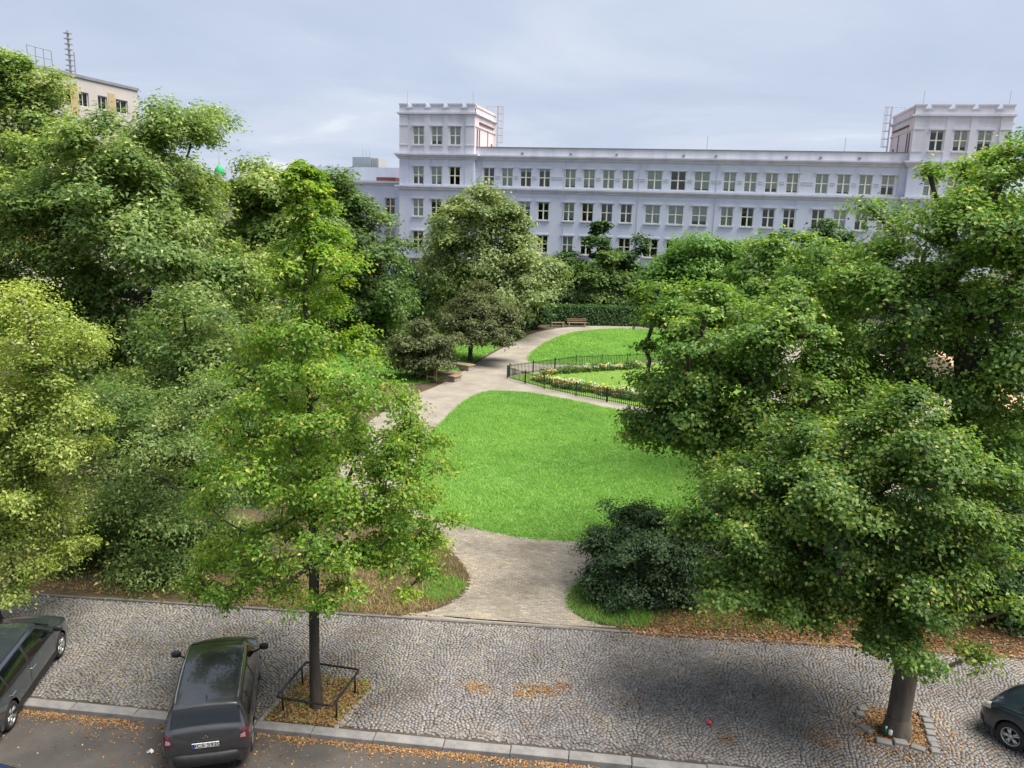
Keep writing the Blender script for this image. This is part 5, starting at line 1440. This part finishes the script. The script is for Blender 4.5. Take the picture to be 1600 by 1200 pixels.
def plants(A, B, n, offs, pal, seed):
    g = random.Random(seed)
    A, B = Vector(A), Vector(B)
    d = (B - A).normalized(); nrm = Vector((-d.y, d.x))
    for k in range(n):
        o_ = g.uniform(*offs)
        p = A + (B - A) * ((k + g.uniform(.1, .9)) / n) + nrm * o_
        kind = g.choice(pal)
        r_ = empty('bedding_plant', (p.x, p.y, .016), (0, 0, g.uniform(0, 6)))
        sc = g.uniform(.8, 1.35); r_.scale = (sc, sc, sc * g.uniform(.8, 1.3))
        tag(r_, kind + ' bedding plant in the flower border inside the iron fence', 'plant', kind + ' bedding plants in the border')
        link('foliage', PM[kind][0], r_); link('blossom', PM[kind][1], r_)
plants((-9.2, 54.3), (-1.2, 51.4), 46, (.0, .75), ['yellow'] * 5 + ['white', 'white', 'white', 'leafy green', 'leafy green'], 1)
plants((-9.0, 53.6), (-1.2, 50.6), 34, (-.1, .3), ['rust red', 'leafy green', 'leafy green', 'orange'], 2)
plants((-9.6, 58.6), (-3.6, 63.2), 40, (-.7, .1), ['yellow', 'yellow', 'leafy green', 'leafy green', 'leafy green', 'dark purple', 'white'], 3)
plants((-10.6, 55.3), (-9.2, 54.3), 6, (-.2, .5), ['orange', 'yellow', 'leafy green'], 4)
plants((-10.4, 57.2), (-9.4, 58.3), 5, (-.4, .2), ['orange', 'yellow', 'leafy green'], 5)

# benches
def bench(label, loc, a, back, L=1.7):
    r_ = empty('park_bench', loc, (0, 0, a)); tag(r_, label, 'bench', 'park benches')
    for k in range(4):
        MB().box(-L / 2, L / 2, -.22 + k * .12, -.12 + k * .12, .43, .47).build('slat', M['wood'], r_)
    for sx_ in (-1, 1):
        MB().box(sx_ * (L / 2 - .2) - .06, sx_ * (L / 2 - .2) + .06, -.2, .22, 0, .425).build('leg', M['stone_box'], r_)
    if back:
        for k in range(2):
            MB().box(-L / 2, L / 2, .27 + k * .02, .30 + k * .02, .58 + k * .17, .70 + k * .17).build('back_slat', M['wood'], r_)
        for sx_ in (-1, 1):
            MB().box(sx_ * (L / 2 - .2) - .03, sx_ * (L / 2 - .2) + .03, .315, .36, .42, .92).build('back_post', M['iron'], r_)
bench('backless wooden bench where the far path bends, left of its pair', (-13.6, 83.4, .004), R(24), False, 1.6)
bench('wooden bench with a low back in front of the clipped hedge', (-11.6, 84.2, .004), R(18), True, 2.1)
bench('wooden bench at the edge of the left path behind the front tree', (-16.7, 44.0, .004), R(70), True, 1.8)

# low stone benches at the olive tree and the sapling with stakes
def stone_seat(label, loc, a, L, W, h=.42):
    r_ = empty('stone_bench', loc, (0, 0, a)); tag(r_, label, 'bench', 'stone benches by the path')
    MB().box(-L / 2, L / 2, -W / 2, W / 2, 0, h - .1, .02).build('base', M['stone_box'], r_)
    MB().box(-L / 2 - .06, L / 2 + .06, -W / 2 - .06, W / 2 + .06, h - .098, h, .02).build('seat', M['wood'], r_)
stone_seat('low stone bench under the round olive grey tree', (-16.4, 57.4, .016), R(-22), 1.5, .7)
stone_seat('long low stone bench behind the staked sapling', (-17.1, 53.9, .016), R(4), 2.8, .6)
stone_seat('short stone bench turned beside the path at the staked sapling', (-15.75, 53.0, .016), R(70), .8, .5)
stk = empty('staked_sapling', (-17.2, 52.4, .016)); tag(stk, 'young sapling held between pale wooden stakes', 'sapling')
for x_, y_ in ((-.35, -.2), (.35, -.2), (0, .35)):
    MB().tube([(x_, y_, 0), (x_, y_, 1.3)], .04, 6).build('stake', M['wood_pale'], stk)
MB().box(-.35, .35, -.23, -.18, .95, 1.02).build('crossbar', M['wood_pale'], stk); MB().box(-.35, .35, -.23, -.18, .3, .37).build('crossbar', M['wood_pale'], stk)
MB().tube([(0, 0, 0), (.03, 0, 1.2), (0, .03, 2.2)], [.02, .016, .006], 6).build('trunk', M['bark'], stk)
g = np.random.default_rng(77); nl = 900
P = np.stack([g.normal(0, .35, nl), g.normal(0, .35, nl), 1.9 + g.normal(0, .32, nl)], 1)
link('crown', leaves_mesh('crown', P, np.array((0, 0, .8)) + g.normal(0, .5, (nl, 3)), np.full(nl, .1), .3, M['leaf_olive'], g.uniform(0, .95, nl), g, .4), stk)
bn = empty('litter_bin', (-16.2, 78.4, .004)); tag(bn, 'slim bin with a white top beside the far path bend', 'bin')
MB().lathe([(.001, 0), (.2, 0), (.22, .75), (.001, .75)], 14).build('body', M['fence_iron'], bn, smooth=True)
MB().lathe([(.23, .75), (.24, .9), (.12, 1.05), (.001, 1.06)], 14).build('lid', M['white'], bn, smooth=True)
